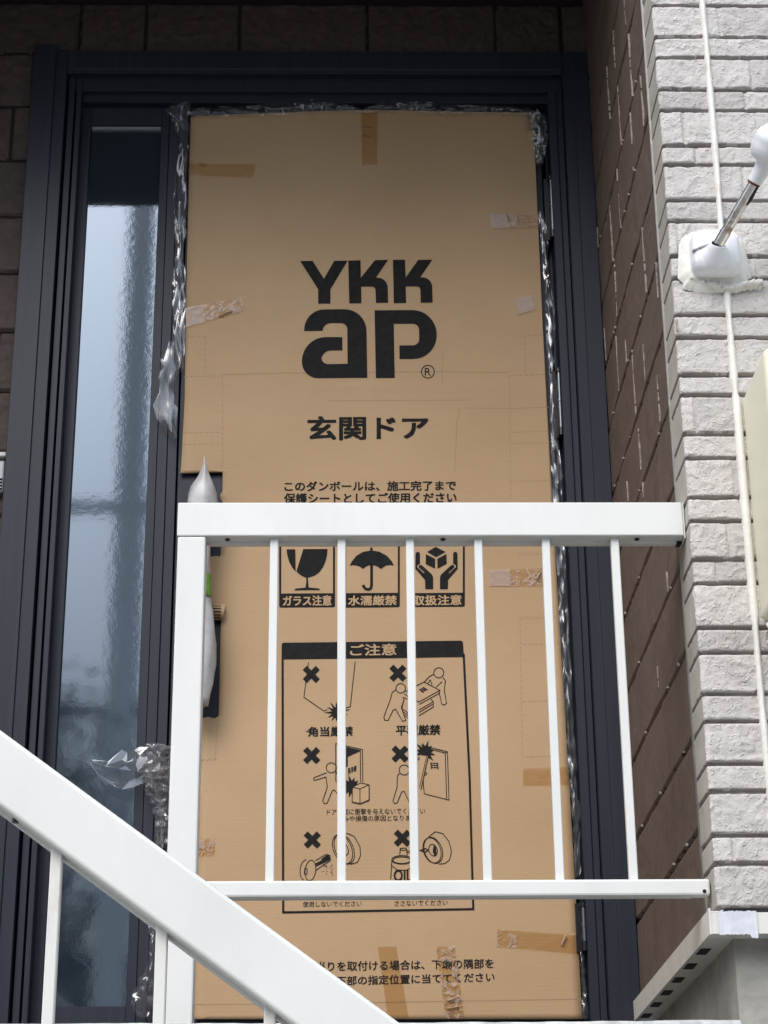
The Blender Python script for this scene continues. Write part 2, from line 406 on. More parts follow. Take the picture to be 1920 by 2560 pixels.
# wall with the door: s runs along x
def back_piece(x0, x1, z0, z1, sx, sz, seed):
    xs = np.linspace(x0, x1, int((x1-x0)/sx)+1); zs = np.linspace(z0, z1, int((z1-z0)/sz)+1)
    S, Z = np.meshgrid(xs, zs)
    rows = [.762+.1597*i for i in range(-6, 13)]
    jr = random.Random(11); js = []
    for i in range(len(rows)):
        x = -1.9+jr.random()*.3; a = []
        while x < .7: a.append(x); x += jr.choice((.17, .24, .33, .42))
        js.append(a)
    H, T, G = stone_field(S, Z, rows, js, .007, .008, .0055, 24, 51, .003)
    pos = np.stack([S, np.full_like(S, YW), Z], -1); nr = np.zeros_like(pos); nr[..., 1] = -1
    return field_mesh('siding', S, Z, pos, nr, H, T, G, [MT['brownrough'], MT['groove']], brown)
xfl = onY(38, 800, -.06)[0]; ztop = onY(300, 126, -.058)[2]
back_piece(-1.9, xfl+.012, -.05, ZC+.04, .004, .004, 1)
back_piece(xfl+.012, XS+.02, ztop-.02, ZC+.04, .004, .004, 2)

# unseen left return wall, added to block side light and darken the recess top
yl, zl_ = np.meshgrid(np.arange(-1.0, -.02, .01), np.arange(-.06, ZC+.04, .008))
H, T, G = stone_field(yl, zl_, brown_rows, [[] for _ in brown_rows], .007, .010, .0022, 16, 23, .0006)
pos = np.stack([np.full_like(yl, -1.42), yl, zl_], -1); nr = np.zeros_like(pos); nr[..., 0] = 1
q = MB(); q.tube([(XS+.002, -.8845, .128), (XS+.002, -.8845, ZC)], .0052, 8); q.build('corner_bead', MT['seal2'], brown, smooth=True)
field_mesh('siding', yl, zl_, pos, nr, H, T, G, [MT['brown'], MT['groove']], brown)

# ------------------------------------------------------------------ grey stone wall (front face and its return)
greyw = thing('grey_wall', None, 'pale grey split-stone siding wall at the right with a white sealed joint', 'wall')
gy = [14,93,144,225,276,364,412,501,553,641,696,788,844,938,988,1085,1145,1244,1303,1399,1459,1570,1632,1735,1804,1910,1979,2089,2160,2273]
zr = [float(onY(1680, p, YG)[2]) for p in gy][::-1]
t = zr[-1]; k = 1
while t < 3.2: t += .0758 if k % 2 else .049; zr.append(float(t)); k += 1
zr[0] = .1285
jx = {14:[1708,1828],93:[1801],225:[1880],276:[1863],364:[1712],412:[1740],501:[1861],641:[1698],696:[1893],1085:[1741],1244:[1838],1399:[1825],1459:[1792],2160:[1835],1910:[],1735:[]}
# a row is drawn between its upper joint gy[i] and its lower joint gy[i+1]; joints are keyed by the lower one except where the photo shows none
joint_rows = []
rj = random.Random(5)
for i in range(len(zr)-1):
    a = []
    if i < len(gy)-1:
        lower = gy[::-1][i]
        a = [float(onY(p, lower-30, YG)[0]) for p in jx.get(lower, [])]
    x = .90+rj.random()*.15
    while x < 3.4: a.append(x); x += rj.choice((.14, .2, .27))
    joint_rows.append(a)
rad = .006
sy = np.arange(0, .118, .003)                      # along the return, from y=-.884 to the corner
arc = np.linspace(0, 1, 5)[1:-1]
sx = np.concatenate([np.arange(0, .27, .0026), np.arange(.28, 2.8, .03)])
zs = np.concatenate([np.arange(zr[0], 2.0, .0026), np.arange(2.0, 3.0, .012)])
cols = []
for q in sy[:-2]: cols.append((XS, -.884-q, -1, 0, -(.118-q)))
for a in arc:
    th = a*math.pi/2; cols.append((XS+rad-rad*math.cos(th), YG+rad-rad*math.sin(th), -math.cos(th), -math.sin(th), 0.0))
for q in sx: cols.append((XS+rad+q, YG, 0, -1, rad+q))
cols = np.array(cols)
Sg = np.tile(cols[:, 4]+XS, (len(zs), 1)); Zg = np.tile(zs[:, None], (1, len(cols)))
H, T, G = stone_field(Sg, Zg, zr, joint_rows, .009, .0056, .0036, 38, 91, .003, .35)
side = cols[:, 4] < -.004
H[:, side] = H[:, side]*np.where(H[:, side] < -.004, .8, .12)
pos = np.zeros((*Sg.shape, 3)); pos[..., 0] = cols[:, 0]; pos[..., 1] = cols[:, 1]; pos[..., 2] = Zg
nr = np.zeros_like(pos); nr[..., 0] = cols[:, 2]; nr[..., 1] = cols[:, 3]
G[:, side] = np.where(H[:, side] < -.0035, 1.0, 0.0)
ns = int(side.sum())
def part_(a, b_, m): field_mesh('siding', Sg[:, a:b_], Zg[:, a:b_], pos[:, a:b_], nr[:, a:b_], H[:, a:b_], T[:, a:b_], G[:, a:b_], [m, MT['greygroove']], greyw, .38)
part_(0, ns+1, MT['greyreturn']); part_(ns, len(cols), MT['grey'])
sl = MB()                                          # the white sealant bead over the panel joint
zq = np.arange(.13, 3.0, .01); vs = []; fs = []
NP = 7
for i, z in enumerate(zq):
    wv = .0065+.0022*float(fbm(np.array([z*25.]), np.array([1.]), 4, 3)[0])*2
    cx = .722+.004*float(fbm(np.array([z*3.]), np.array([4.]), 8, 3)[0])
    if .64 < z < 1.08: cx = .7225; wv = .0085
    pr = .009+.002*float(fbm(np.array([z*30.]), np.array([9.]), 2, 2)[0])
    for j in range(NP):
        a = math.pi*j/(NP-1); vs.append((cx-wv*math.cos(a), YG-pr*math.sin(a)**.6+.006*(1-math.sin(a)), z))
for i in range(len(zq)-1):
    for j in range(NP-1): a = i*NP+j; fs.append((a, a+1, a+NP+1, a+NP))
sl.add(vs, fs); sl.build('joint_sealant', MT['seal'], greyw, smooth=True)
up = MB(); up.box(-6, XS+.0, YG-.004, YG+.18, ZC+.064, 6.2); up.box(XS+.002, 3.3, YG+.006, YG+.18, 3.0, 6.2)
up.build('upper_cladding', MT['grey'].copy() if False else MT['render'], greyw)

# ------------------------------------------------------------------ foundation and flashing
fo = thing('foundation_wall', None, 'stained grey concrete foundation below the grey siding at the lower right', 'foundation')
XF, YF = .65, -.962
b = MB()
nz_, ny_ = 60, 70
def conc_sheet(fn, u0, u1, v0, v1, nu, nv, nrm, seed):
    U, V = np.meshgrid(np.linspace(u0, u1, nu), np.linspace(v0, v1, nv)); h = .0035*fbm(U*22, V*22, seed, 4)
    vs = [fn(U[i, j], V[i, j], h[i, j]) for i in range(nv) for j in range(nu)]
    b.add(vs, [(i*nu+j, i*nu+j+1, (i+1)*nu+j+1, (i+1)*nu+j) for i in range(nv-1) for j in range(nu-1)])
conc_sheet(lambda u, v, h: (XF+h*min(1, (u-YF)/.02), u, v), -.02, YF, -.6, .092, 90, 70, 0, 3)
conc_sheet(lambda u, v, h: (u, YF+h*min(1, (u-XF)/.02), v), XF, 2.2, -2.05, .092, 160, 120, 0, 9)
b.box(XF+.012, 2.2, YF+.012, -.02, -2.05, .09)
b.build('concrete_face', MT['conc'], fo, auto=.5)
fl = thing('base_flashing', None, 'white metal drip flashing with black vent slots under the wall siding', 'flashing')
XO, YO, ZT, ZB = .603, -1.012, .126, .086
b = MB()
th = .0015
# return strip along the side wall and the strip along the front, with their folded undersides
b.box(XO, XO+th, YO, -.058, ZB, ZT); b.box(XO+th, XS+.004, YO+.02, -.058, ZT-th, ZT+.0005)
b.box(XO+th, XF+.002, YF, -.058, ZB, ZB+th)
b.box(XO+th, 2.2, YO, YO+th, ZB-.001, ZT-.006); b.box(XO+th, 2.2, YO+th, YG+.02, ZT-.008, ZT-.0065)
b.box(XO+th, 2.2, YO+th, YF+.002, ZB, ZB+th)
b.box(XO-.001, XO+th+.001, YO-.001, YO+.012, ZB-.002, ZT+.001)
b.build('drip_edge', MT['flash'], fl)
sb = MB()
for k in range(6):
    y0 = -.875+.143*k
    s_ = MB(); s_.box(.609, .627, y0, y0+.054, ZB-.0012, ZB-.0002); s_.build('vent', MT['gap'], fl)
tp = MB()
xa, xb = onY(1796, 2310, YO)[0], onY(1893, 2310, YO)[0]
nU = 24; vs = []; fs = []
for i in range(nU+1):
    x = xa+(xb-xa)*i/nU
    for z, dy in ((ZT-.004, 0), (ZT-.012, 0), (ZB+.012, 0), (ZB-.003-(.006 if i > nU-5 else 0), 0)):
        vs.append((x, YO-.0022-.0003*random.random(), z+random.uniform(-.001, .001)))
for i in range(nU):
    for k in range(3): a = i*4+k; fs.append((a, a+4, a+5, a+1))
tp.add(vs, fs); tp.build('repair_tape', MT['greytape'], fl)['label'] = 'grey tape patch over the flashing corner'
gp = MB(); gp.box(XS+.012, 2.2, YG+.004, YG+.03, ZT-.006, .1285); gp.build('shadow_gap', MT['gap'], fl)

# ------------------------------------------------------------------ the entrance door
door = thing('entrance_door', None, 'dark charcoal entrance door with a narrow glazed sidelight, still covered in packaging', 'door')
def xat(px, py, y): return float(onY(px, py, y)[0])
def zat(px, py, y): return float(onY(px, py, y)[2])
def stepped(segs, py, back):
    """segs = (px0, px1, y) from left to right -> polygon in (x, y); each edge belongs to the prouder segment"""
    pts = []
    for i, (a, bb, y) in enumerate(segs):
        ya = y if i == 0 else min(y, segs[i-1][2]); yb = y if i == len(segs)-1 else min(y, segs[i+1][2])
        pts += [(xat(a, py, ya), y), (xat(bb, py, yb), y)]
    out = [pts[0]]
    for p in pts[1:]:
        if abs(p[0]-out[-1][0]) > 1e-6 or abs(p[1]-out[-1][1]) > 1e-6: out.append(p)
    return [(out[0][0], back)]+out+[(out[-1][0], back)]
Z0 = ZF+.002
fr = MB()
pl = stepped([(38,97.5,-.06),(97.5,129,-.0545),(129,137,.02),(137,153,-.037),(153,158,.01),(158,171,-.0335),(171,176.5,.004)], 800, .07)
zl = zat(100, 110, -.06)
xl_casing = xat(97.5, 800, -.06)
fr.prism(pl, Z0, zl-.018, lambda p, q, t: (p, q, t))
# the left casing runs up past the head and ends in a small notch
fr.prism([(pl[1][0], zl-.018), (pl[1][0], zl), (xl_casing-.006, zl), (xl_casing+.008, zl-.014), (xat(129, 800, -.0545), zl-.0155), (xat(129, 800, -.0545), zl-.018)], -.0595, .06, lambda p, q, t: (p, t, q))
pr_ = stepped([(1372,1386,.03),(1386,1406,-.031),(1406,1408,-.027),(1408,1422,-.031),(1422,1427,.01),(1427,1453,-.0565),(1453,1494,-.06)], 600, .07)
zh = [zat(300, p, y) for p, y in ((126,-.058),(180,-.058),(227,-.0305),(255,-.013))]
fr.prism(pr_, Z0, zh[0]+.0006, lambda p, q, t: (p, q, t))
hp = [(-.058, zh[0]), (-.058, zh[1]+.012), (-.054, zh[1]+.010), (-.054, zh[1]), (-.0305, zh[1]), (-.0305, zh[2]), (-.013, zh[2]), (-.013, zh[3]), (.07, zh[3]), (.07, zh[0])]
fr.prism(hp, xat(129, 800, -.0545)+.0005, xat(1427, 600, -.0565)-.0005, lambda p, q, t: (t, p, q))
# mullion between sidelight and leaf, with shallow grooves
ml = stepped([(397.6,421.5,.0),(421.5,423,.006),(423,446,.002)], 1011, .07)
fr.prism(ml, Z0, zh[3]+.001, lambda p, q, t: (p, q, t))
fr.box(pl[1][0]+.05, xat(1453, 600, -.056), -.05, .07, ZF-.03, Z0+.012)
fro = fr.build('door_frame', MT['frame'], door, bevel=.0009, seg=1)
back = MB(); back.box(xat(140, 800, 0), xat(1500, 600, 0), .072, .09, ZF, zh[3]+.05); back.build('backing', MT['gap'], door)
# sidelight
yS = .007
xg0, xg1 = xat(200, 800, yS), xat(375.5, 1011, yS); xs0, xs1 = xat(177, 800, yS), xat(397, 1011, yS)
zt, zg1, zg0 = zh[3]-.0005, zat(300, 312, yS), zat(250, 2516, yS)
sa = MB()
sa.box(xs0, xg0, yS, .06, Z0+.014, zt); sa.box(xg1, xs1, yS, .06, Z0+.014, zt)
sa.box(xg0, xg1, yS+.0006, .06, zg1, zt-.001); sa.box(xg0, xg1, yS+.0006, .06, Z0+.014, zg0)
sl_ = sa.build('sidelight', MT['frame'], door, bevel=.0008, seg=1)
gb = MB(); gb.box(xg0+.001, xg1-.001, .0205, .03, zg0, zg1); gb.build('glass', MT['glass'], sl_)
bd = MB(); bd.box(xg0+.002, xg1-.002, .014, .0200, zg1-.0095, zg1-.001); bd.build('glazing_bead', MT['lens'], sl_)
# leaf
xL0, xL1 = xat(450, 1011, .01), xat(1362, 600, .01); zL = zh[3]-.012
lf = MB(); lf.box(xL0, xL1, .010, .055, Z0+.016, zL); leaf = lf.build('door_leaf', MT['frame'], door, bevel=.001, seg=1)
for (pa, pb) in (((1377,448),(1383,572)), ((1397,930),(1404,1066)), ((1456,2268),(1466,2352))):
    x = (xat(*pa, -.03)+xat(*pb, -.03))/2; za = zat(*pa, -.03); zb = zat(*pb, -.03)
    h = MB(); h.tube([(x, -.022, zb-.02), (x, -.022, zb-.002)], .0075, 12); h.tube([(x, -.022, za+.002), (x, -.022, za+.012)], .0075, 12)
    h.box(x-.016, x+.002, -.012, .02, zb-.02, za+.012); h.box(x+.001, x+.012, -.013, .02, zb-.022, za+.008)
    ho = h.build('hinge', MT['hinge'], door)
    p = MB(); p.tube([(x, -.024, zb), (x, -.024, (za+zb)/2-.002), (x, -.024, (za+zb)/2+.002), (x, -.024, za)], .0042, 12); zz_ = (za+zb)/2
    p.tube([(x, -.024, zz_-.003), (x, -.024, zz_+.003)], .0058, 12); p.build('hinge_pin', MT['pin'], ho, auto=.6)
# wrapped pull handle: rings (px centre, half width px, py, depth half)
hd = MB()
rings = [(511,1.5,1142,.002),(511.5,4,1160,.004),(511,9,1178,.008),(510,17,1196,.012),(508,28,1214,.017),(506,34,1232,.02),(505,37,1256,.021),(502,33,1290,.02),(499,28,1340,.019),
         (498,27,1400,.019),(496,28,1437,.02),(496,27.5,1493,.02),(497,33,1530,.022),(497,39,1570,.024),(497,41,1610,.024),(497,39,1660,.024),(496,33,1710,.022),(494,28,1745,.02),(493,26,1764,.018)]
yh = -.065; NS = 28; vs = []; fs = []
for i, (cx, hw, py, dp) in enumerate(rings):
    c = onY(cx, py, yh); rw = hw/F*4.6*1.03
    for k in range(NS):
        a = 2*math.pi*k/NS
        wr = 1+.10*math.sin(5*a+i*1.3)*(.4+.6*random.random()) if 0 < i < len(rings)-1 else 1
        fold = 1+(.22*max(0, math.cos(a+1.35))**18 if i < 7 else 0)
        vs.append((c[0]+rw*math.cos(a)*wr, yh+dp*math.sin(a)*wr*fold, c[2]))
for i in range(len(rings)-1):
    for k in range(NS): a = i*NS+k; b_ = i*NS+(k+1) % NS; fs.append((a, b_, b_+NS, a+NS))
fs += [tuple(range(NS)), tuple(range((len(rings)-1)*NS, len(rings)*NS))]
hd.add(vs, fs)
hd.box(xat(500, 1300, -.03), xat(512, 1300, -.03), yh+.01, .012, zat(500, 1330, -.03), zat(500, 1310, -.03))
hd.box(xat(490, 1640, -.03), xat(502, 1640, -.03), yh+.01, .012, zat(500, 1650, -.03), zat(500, 1630, -.03))
hnd = hd.build('door_handle', MT['foam'], door, smooth=True)
hnd['label'] = 'pull handle wrapped in translucent foam sheet'
gt = MB(); vs = []; fs = []; NQ = 9
for i in range(NQ):
    py = 1437+(1493-1437)*i/(NQ-1); c = onY(496, py, yh); rw = 28.4/F*4.6*.95*1.06
    for k in range(NS):
        a = 2*math.pi*k/NS; vs.append((c[0]+rw*1.08*math.cos(a), yh+.0226*math.sin(a)*1.04, c[2]))
for i in range(NQ-1):
    for k in range(NS): a = i*NS+k; b_ = i*NS+(k+1) % NS; fs.append((a, b_, b_+NS, a+NS))
gt.add(vs, fs); gt.build('green_tape', MT['green'], hnd, smooth=True)

# ------------------------------------------------------------------ cardboard cover
def bend(x, z):
    """how far the sheet bulges towards the viewer"""
    x = np.asarray(x, float); z = np.asarray(z, float)
    h = .0022*fbm(x*2.3, z*1.6, 61, 3)*2+.0006*fbm(x*14, z*9, 62, 3)
    for zc, a, w_ in ((1.585, .0011, .006), (1.49, .0006, .008), (1.36, .0006, .006), (1.17, .0005, .01)):
        h = h+a*np.exp(-((z-zc-.004*np.sin(x*9))/w_)**2)
    h = h+.0009*np.exp(-((x-.31-.01*np.sin(z*20))/.006)**2)*np.exp(-((z-1.36)/.13)**2)
    return h
def YC(x, z): return -.0022-float(bend(x, z))
outline_px = [(477,291),(640,285),(800,279),(905,277),(975,277),(1150,281),(1330,283),(1335,340),(1345,560),(1356,800),(1372,1100),(1386,1350),(1402,1620),(1424,1980),(1444,2330),(1455,2548),
              (950,2548),(486,2548),(492,2300),(500,1990),(506,1797),(520,1793),(537,1797),(547,1791),(551,1600),(553,1550),(508,1548),(508,1515),(508,1395),(527,1393),(537,1391),(551,1392),(554,1340),
              (556,1256),(552,1248),(551,1236),(556,1230),(557,1180),(450,1184),(453,1165),(462,1000),(464,850),(468,640),(474,400)]
poly = [(xat(a, b_, 0), zat(a, b_, 0)) for a, b_ in outline_px]
def in_poly(x, z):
    c = False; n = len(poly); j = n-1
    for i in range(n):
        xi, zi = poly[i]; xj, zj = poly[j]
        if (zi > z) != (zj > z) and x < (xj-xi)*(z-zi)/(zj-zi)+xi: c = not c
        j = i
    return c
def sheet_mesh(name, poly2, mats, parent, ypos, thick, cut=.03):
    """polygon in x,z filled, gridded and bent; gets a thickness"""
    bm = bmesh.new(); vb = [bm.verts.new((p, 0, q)) for p, q in poly2]
    for i in range(len(vb)): bm.edges.new((vb[i], vb[(i+1) % len(vb)]))
    tris = tessellate_polygon([[Vector((p, q, 0)) for p, q in poly2]])
    for t3 in tris:
        try: bm.faces.new([vb[i] for i in t3])
        except ValueError: pass
    xs_ = [p for p, q in poly2]; zs_ = [q for p, q in poly2]
    for x in np.arange(min(xs_)+cut, max(xs_), cut):
        bmesh.ops.bisect_plane(bm, geom=bm.verts[:]+bm.edges[:]+bm.faces[:], plane_co=(x, 0, 0), plane_no=(1, 0, 0), dist=1e-6)
    for z in np.arange(min(zs_)+cut*.4, max(zs_), cut*.4):
        bmesh.ops.bisect_plane(bm, geom=bm.verts[:]+bm.edges[:]+bm.faces[:], plane_co=(0, 0, z), plane_no=(0, 0, 1), dist=1e-6)
    for v in bm.verts: v.co.y = ypos(v.co.x, v.co.z)
    bmesh.ops.recalc_face_normals(bm, faces=bm.faces)
    if sum(f_.normal.y for f_ in bm.faces) > 0: bmesh.ops.reverse_faces(bm, faces=bm.faces)
    ext = bmesh.ops.extrude_face_region(bm, geom=bm.faces[:])
    for v in ext['geom']:
        if isinstance(v, bmesh.types.BMVert): v.co.y += thick
    bmesh.ops.recalc_face_normals(bm, faces=bm.faces)
    for f_ in bm.faces: f_.smooth = abs(f_.normal.y) > .7
    me = bpy.data.meshes.new(name); bm.to_mesh(me); bm.free()
    for m in mats: me.materials.append(m)
    o = bpy.data.objects.new(name, me); COL.objects.link(o)
    if parent: o.parent = parent
    return o
card = thing('cardboard_cover', None, 'tall brown cardboard sheet with black printing taped over the front door', 'cardboard')
sheet = sheet_mesh('cardboard_sheet', poly, [MT['card']], card, YC, .0055)
# the curled torn flap between the two handle cut-outs: a roll of bent liner with visible flutes
fp = MB(); vs = []; fs = []
x0, x1 = xat(507, 1530, 0), xat(562, 1530, 0); zc = zat(530, 1513, 0)
NA, NB = 14, 12; R_ = .0165
def flap(a, u):
    xx = x0+(x1-x0)*u; sag = .010*max(0, u-.55)**2*4
    rr_ = R_*(1-.25*max(0, u-.6))
    return (xx+.004*math.sin(a)*u, -.004-rr_*math.sin(a)*1.15, zc-rr_*(1-math.cos(a))*1.15-sag*a/3)
for i in range(NA+1):
    a = math.pi*.92*i/NA
    for j in range(NB+1): vs.append(flap(a, j/NB*(1-.12*(i/NA))))
for i in range(NA):
    for j in range(NB): a = i*(NB+1)+j; fs.append((a, a+1, a+NB+2, a+NB+1))
fp.add(vs, fs); fpo = fp.build('torn_flap', MT['kraft'], card, smooth=True); fpo['label'] = 'curled torn flap of cardboard with dark flutes showing'
st = MB(); vs = []; fs = []
for f_ in (.34, .48, .62, .76, .90):
    a = math.pi*.92*f_; k0 = len(vs)
    for j in range(NB+1):
        u = j/NB*.80
        for da in (-.075, .075):
            q = flap(a+da, u); vs.append((q[0], q[1]-.0009, q[2]-.0006))
    for j in range(NB): b0 = k0+2*j; fs.append((b0, b0+1, b0+3, b0+2))
st.add(vs, fs)
st.build('flute', MT['groove'], fpo)

# ---- print on the cardboard
class Print:
    """flat inked shapes given in photo pixels, carried over to the sheet's plane and laid just in front of it"""
    def __init__(s): s.mb = MB()
    def P(s, px, py, lift=.0008):
        p = onY(px, py, -.002); return (p[0], YC(p[0], p[2])-lift, p[2])
    def poly(s, pts, mi=0, lift=.0008):
        if len(pts) < 3: return
        tr = tessellate_polygon([[Vector((a, -b_, 0)) for a, b_ in pts]])
        s.mb.add([s.P(a, b_, lift) for a, b_ in pts], [tuple(t3) for t3 in tr], mi)
    def line(s, pts, wd, mi=0, lift=.0008, close=False):
        pts = [Vector(p) for p in pts]
        if close: pts = pts+[pts[0]]
        rs = [pts[0]]
        for p in pts[1:]:
            n = max(1, int((p-rs[-1]).length/22)); a = rs[-1]; rs += [a.lerp(p, (i+1)/n) for i in range(n)]
        pts = rs
        L = []; R = []
        for i, p in enumerate(pts):
            if close and i in (0, len(pts)-1): d0 = pts[-1]-pts[-2]; d1 = pts[1]-pts[0]
            else: d0 = p-pts[i-1] if i else pts[1]-p; d1 = pts[i+1]-p if i < len(pts)-1 else p-pts[i-1]
            d0 = d0.normalized() if d0.length else Vector((1, 0)); d1 = d1.normalized() if d1.length else d0
            n0 = Vector((-d0.y, d0.x)); n1 = Vector((-d1.y, d1.x)); nn = n0+n1
            nn = nn.normalized() if nn.length > 1e-3 else n0
            k = wd/2/max(.45, nn.dot(n0)); L.append(p+nn*k); R.append(p-nn*k)
        vs = [s.P(*q, lift) for q in L]+[s.P(*q, lift) for q in R]; n = len(pts)
        s.mb.add(vs, [(i, i+1, n+i+1, n+i) for i in range(n-1)], mi)
    def text(s, body, x0, x1, yt0, yb0, yt1=None, yb1=None, mi=0, bold=.012, lift=.0008):
        yt1 = yt0 if yt1 is None else yt1; yb1 = yb0 if yb1 is None else yb1
        c = bpy.data.curves.new('printed', 'FONT'); c.body = body; c.resolution_u = 3
        o = bpy.data.objects.new('printed', c); COL.objects.link(o)
        dg = bpy.context.evaluated_depsgraph_get(); dg.update()
        me = bpy.data.meshes.new_from_object(o.evaluated_get(dg))
        co = np.array([v.co[:2] for v in me.vertices]); fs_ = [tuple(p.vertices) for p in me.polygons]
        bpy.data.objects.remove(o); bpy.data.curves.remove(c); bpy.data.meshes.remove(me)
        lo = co.min(0); hi = co.max(0); uv = (co-lo)/(hi-lo)
        vs = []
        em = abs(yb0-yt0); k = bold*1.25*em
        for n, (ox, oy) in enumerate(((0, 0), (-1, -.75), (1, .75), (-1, .75), (1, -.75)) if bold > .009 else ((0, 0), (-.5, 0), (.5, 0))):
            vs = []
            for u, v in uv:
                yt = yt0+(yt1-yt0)*u; yb = yb0+(yb1-yb0)*u
                vs.append(s.P(x0+k+(x1-x0-2*k)*u+ox*k, yb+(yt-yb)*v+oy*k, lift+n*.00005))
            s.mb.add(vs, fs_, mi)
    def circ(s, cx, cy, r, wd, mi=0, sy=1.0, rot=0, a0=0, a1=360, n=28):
        pts = []
        for i in range(n+1):
            a = math.radians(a0+(a1-a0)*i/n); x = r*math.cos(a); y = r*sy*math.sin(a)
            pts.append((cx+x*math.cos(rot)-y*math.sin(rot), cy+x*math.sin(rot)+y*math.cos(rot)))
        if a1-a0 >= 360: s.line(pts[:-1], wd, mi, close=True)
        else: s.line(pts, wd, mi)
    def done(s, name): return s.mb.build(name, [MT['ink'], MT['kraft'], MT['crease']], card, recalc=False)

def rnd(pts):
    """polygon corners (x, y[, r]) with corners of radius r rounded off"""
    out = []; n = len(pts)
    for i, p in enumerate(pts):
        if len(p) == 2: out.append(p[:2]); continue
        P0 = Vector(pts[i-1][:2]); P1 = Vector(p[:2]); P2 = Vector(pts[(i+1) % n][:2]); r = p[2]
        a = P1+(P0-P1).normalized()*min(r, (P0-P1).length*.98); c = P1+(P2-P1).normalized()*min(r, (P2-P1).length*.98)
        for k in range(9):
            t_ = k/8; m1 = .552
            c1 = a+(P1-a)*m1; c2 = c+(P1-c)*m1
            q = a*(1-t_)**3+c1*3*t_*(1-t_)**2+c2*3*t_*t_*(1-t_)+c*t_**3; out.append((q.x, q.y))
    return out
def crop(ox, oy, pts, k=.31344): return [(ox+p[0]*k, oy+p[1]*k, *[q*k for q in p[2:]]) for p in pts]

lg = Print()
for letter in ([(288,170),(388,168),(478,310),(560,168),(668,166),(530,395),(530,510),(432,510),(432,395)],
               [(672,166),(770,163),(772,302),(885,162),(990,160),(893,302),(985,304,75),(990,502),(893,503),(888,373,28),(775,374),(777,506),(680,508)],
               [(1028,160),(1125,158),(1130,300),(1230,160),(1343,158),(1246,299),(1340,300,75),(1345,500),(1250,502),(1246,371,28),(1130,372),(1134,504),(1035,506)],
               [(320,728),(318,556,165),(815,554,170),(824,1100),(302,1104,130),(302,777,190),(625,776),(626,882),(458,883,75),(458,992,55),(666,988),(664,665,50),(469,664,70),(468,726)],
               [(882,562),(1374,559,190),(1381,948,190),(1080,950),(1080,842),(1238,840,50),(1236,669,50),(1035,670),(1043,1100),(892,1102)]):
    lg.poly(rnd(crop(660, 600, letter)))
lg.circ(660+1307*.31344, 600+1050*.31344, 16, 2.2)
lg.text('R', 1062, 1077, 919.5, 939, bold=.0)
lg.done('printed_logo')
tx = Print(); tx.text('玄関ドア', 768.5, 1071, 1042, 1100, 1040, 1097, bold=.028); tx.done('printed_title')
tx = Print()
tx.text('このダンボールは、施工完了まで', 711, 1140, 1204, 1228, 1202, 1226, bold=.022)
tx.text('保護シートとしてご使用ください', 710, 1141.5, 1233.5, 1259.5, 1231.5, 1257, bold=.022)
tx.done('printed_notice'); tx = Print()
tx.text('戸当りを取付ける場合は、下端の隅部を', 762, 1234, 2405, 2429, 2397, 2421, bold=.014)
tx.text('ドア下部の指定位置に当ててください', 794, 1236.5, 2442, 2465, 2431, 2454, bold=.014)
tx.done('printed_notice')

def icon_frame(pr, x0, x1, cap, y0=1342, yc=1484, y1=1519, txt=''):
    pr.line([(x0+2.5, y0), (x0+2.5, yc)], 5); pr.line([(x1-2.5, y0), (x1-2.5, yc)], 5); pr.line([(x0, y0), (x1, y0)], 5)
    pr.poly(rnd([(x0, yc), (x1, yc-1), (x1, y1-1, 5), (x0, y1, 5)]))
    pr.text(txt, cap[0], cap[1], cap[2], cap[3], cap[2]-1, cap[3]-1, mi=1, lift=.0016, bold=.024)
ic = Print(); icon_frame(ic, 698, 837.5, (707, 829, 1490, 1515), txt='ガラス注意')
K3 = lambda pts: crop(660, 1340, pts)
ic.poly(K3([(180,107),(250,107),(252,286),(225,252),(200,205),(184,145)]))
ic.poly(K3([(313,105),(507,103),(502,160),(490,205),(470,250),(440,290),(400,318),(360,331),(320,328),(285,308),(258,284)]))
ic.poly(K3([(336,322),(350,322),(352,370),(358,418),(330,418),(337,370)])); ic.poly(K3([(240,434),(250,420),(345,410),(438,418),(447,432)]))
ic.done('fragile_icon')
ic = Print(); icon_frame(ic, 860, 999.5, (870, 992, 1490, 1514), yc=1483, y1=1519, txt='水濡厳禁')
ic.poly(K3([(683,238),(700,203),(735,158),(790,126),(857,114),(920,125),(980,157),(1020,202),(1037,237),(1010,231),(972,235),(930,263),(905,242),(880,234),(857,231),(835,234),(812,245),(790,263),(765,243),(738,234),(706,231)]))
ic.line(K3([(857,92),(857,120)]), 6); ic.line(K3([(858,225),(858,395),(851,418),(832,427),(808,420),(794,402),(793,388)]), 7)
ic.done('keep_dry_icon')
ic = Print(); icon_frame(ic, 1022.5, 1162, (1031, 1154, 1489, 1514), yc=1483, y1=1518, txt='取扱注意')
ic.poly(K3([(1300,128),(1370,88),(1447,128),(1372,170)])); ic.poly(K3([(1290,145),(1365,183),(1365,262),(1290,225)])); ic.poly(K3([(1382,183),(1455,145),(1457,222),(1384,262)]))
for s_ in (1, -1):
    mx_ = lambda q: (1376+s_*(q[0]-1376), q[1])
    ic.poly(K3([mx_(q) for q in [(1403,330),(1412,308),(1490,236),(1506,230),(1518,238),(1516,254),(1472,292),(1478,298),(1528,252),(1533,238),(1508,222),(1508,142),(1516,128),(1534,128),(1543,142),(1545,262),(1468,352),(1466,425),(1403,425)]]))
ic.done('handle_with_care_icon')

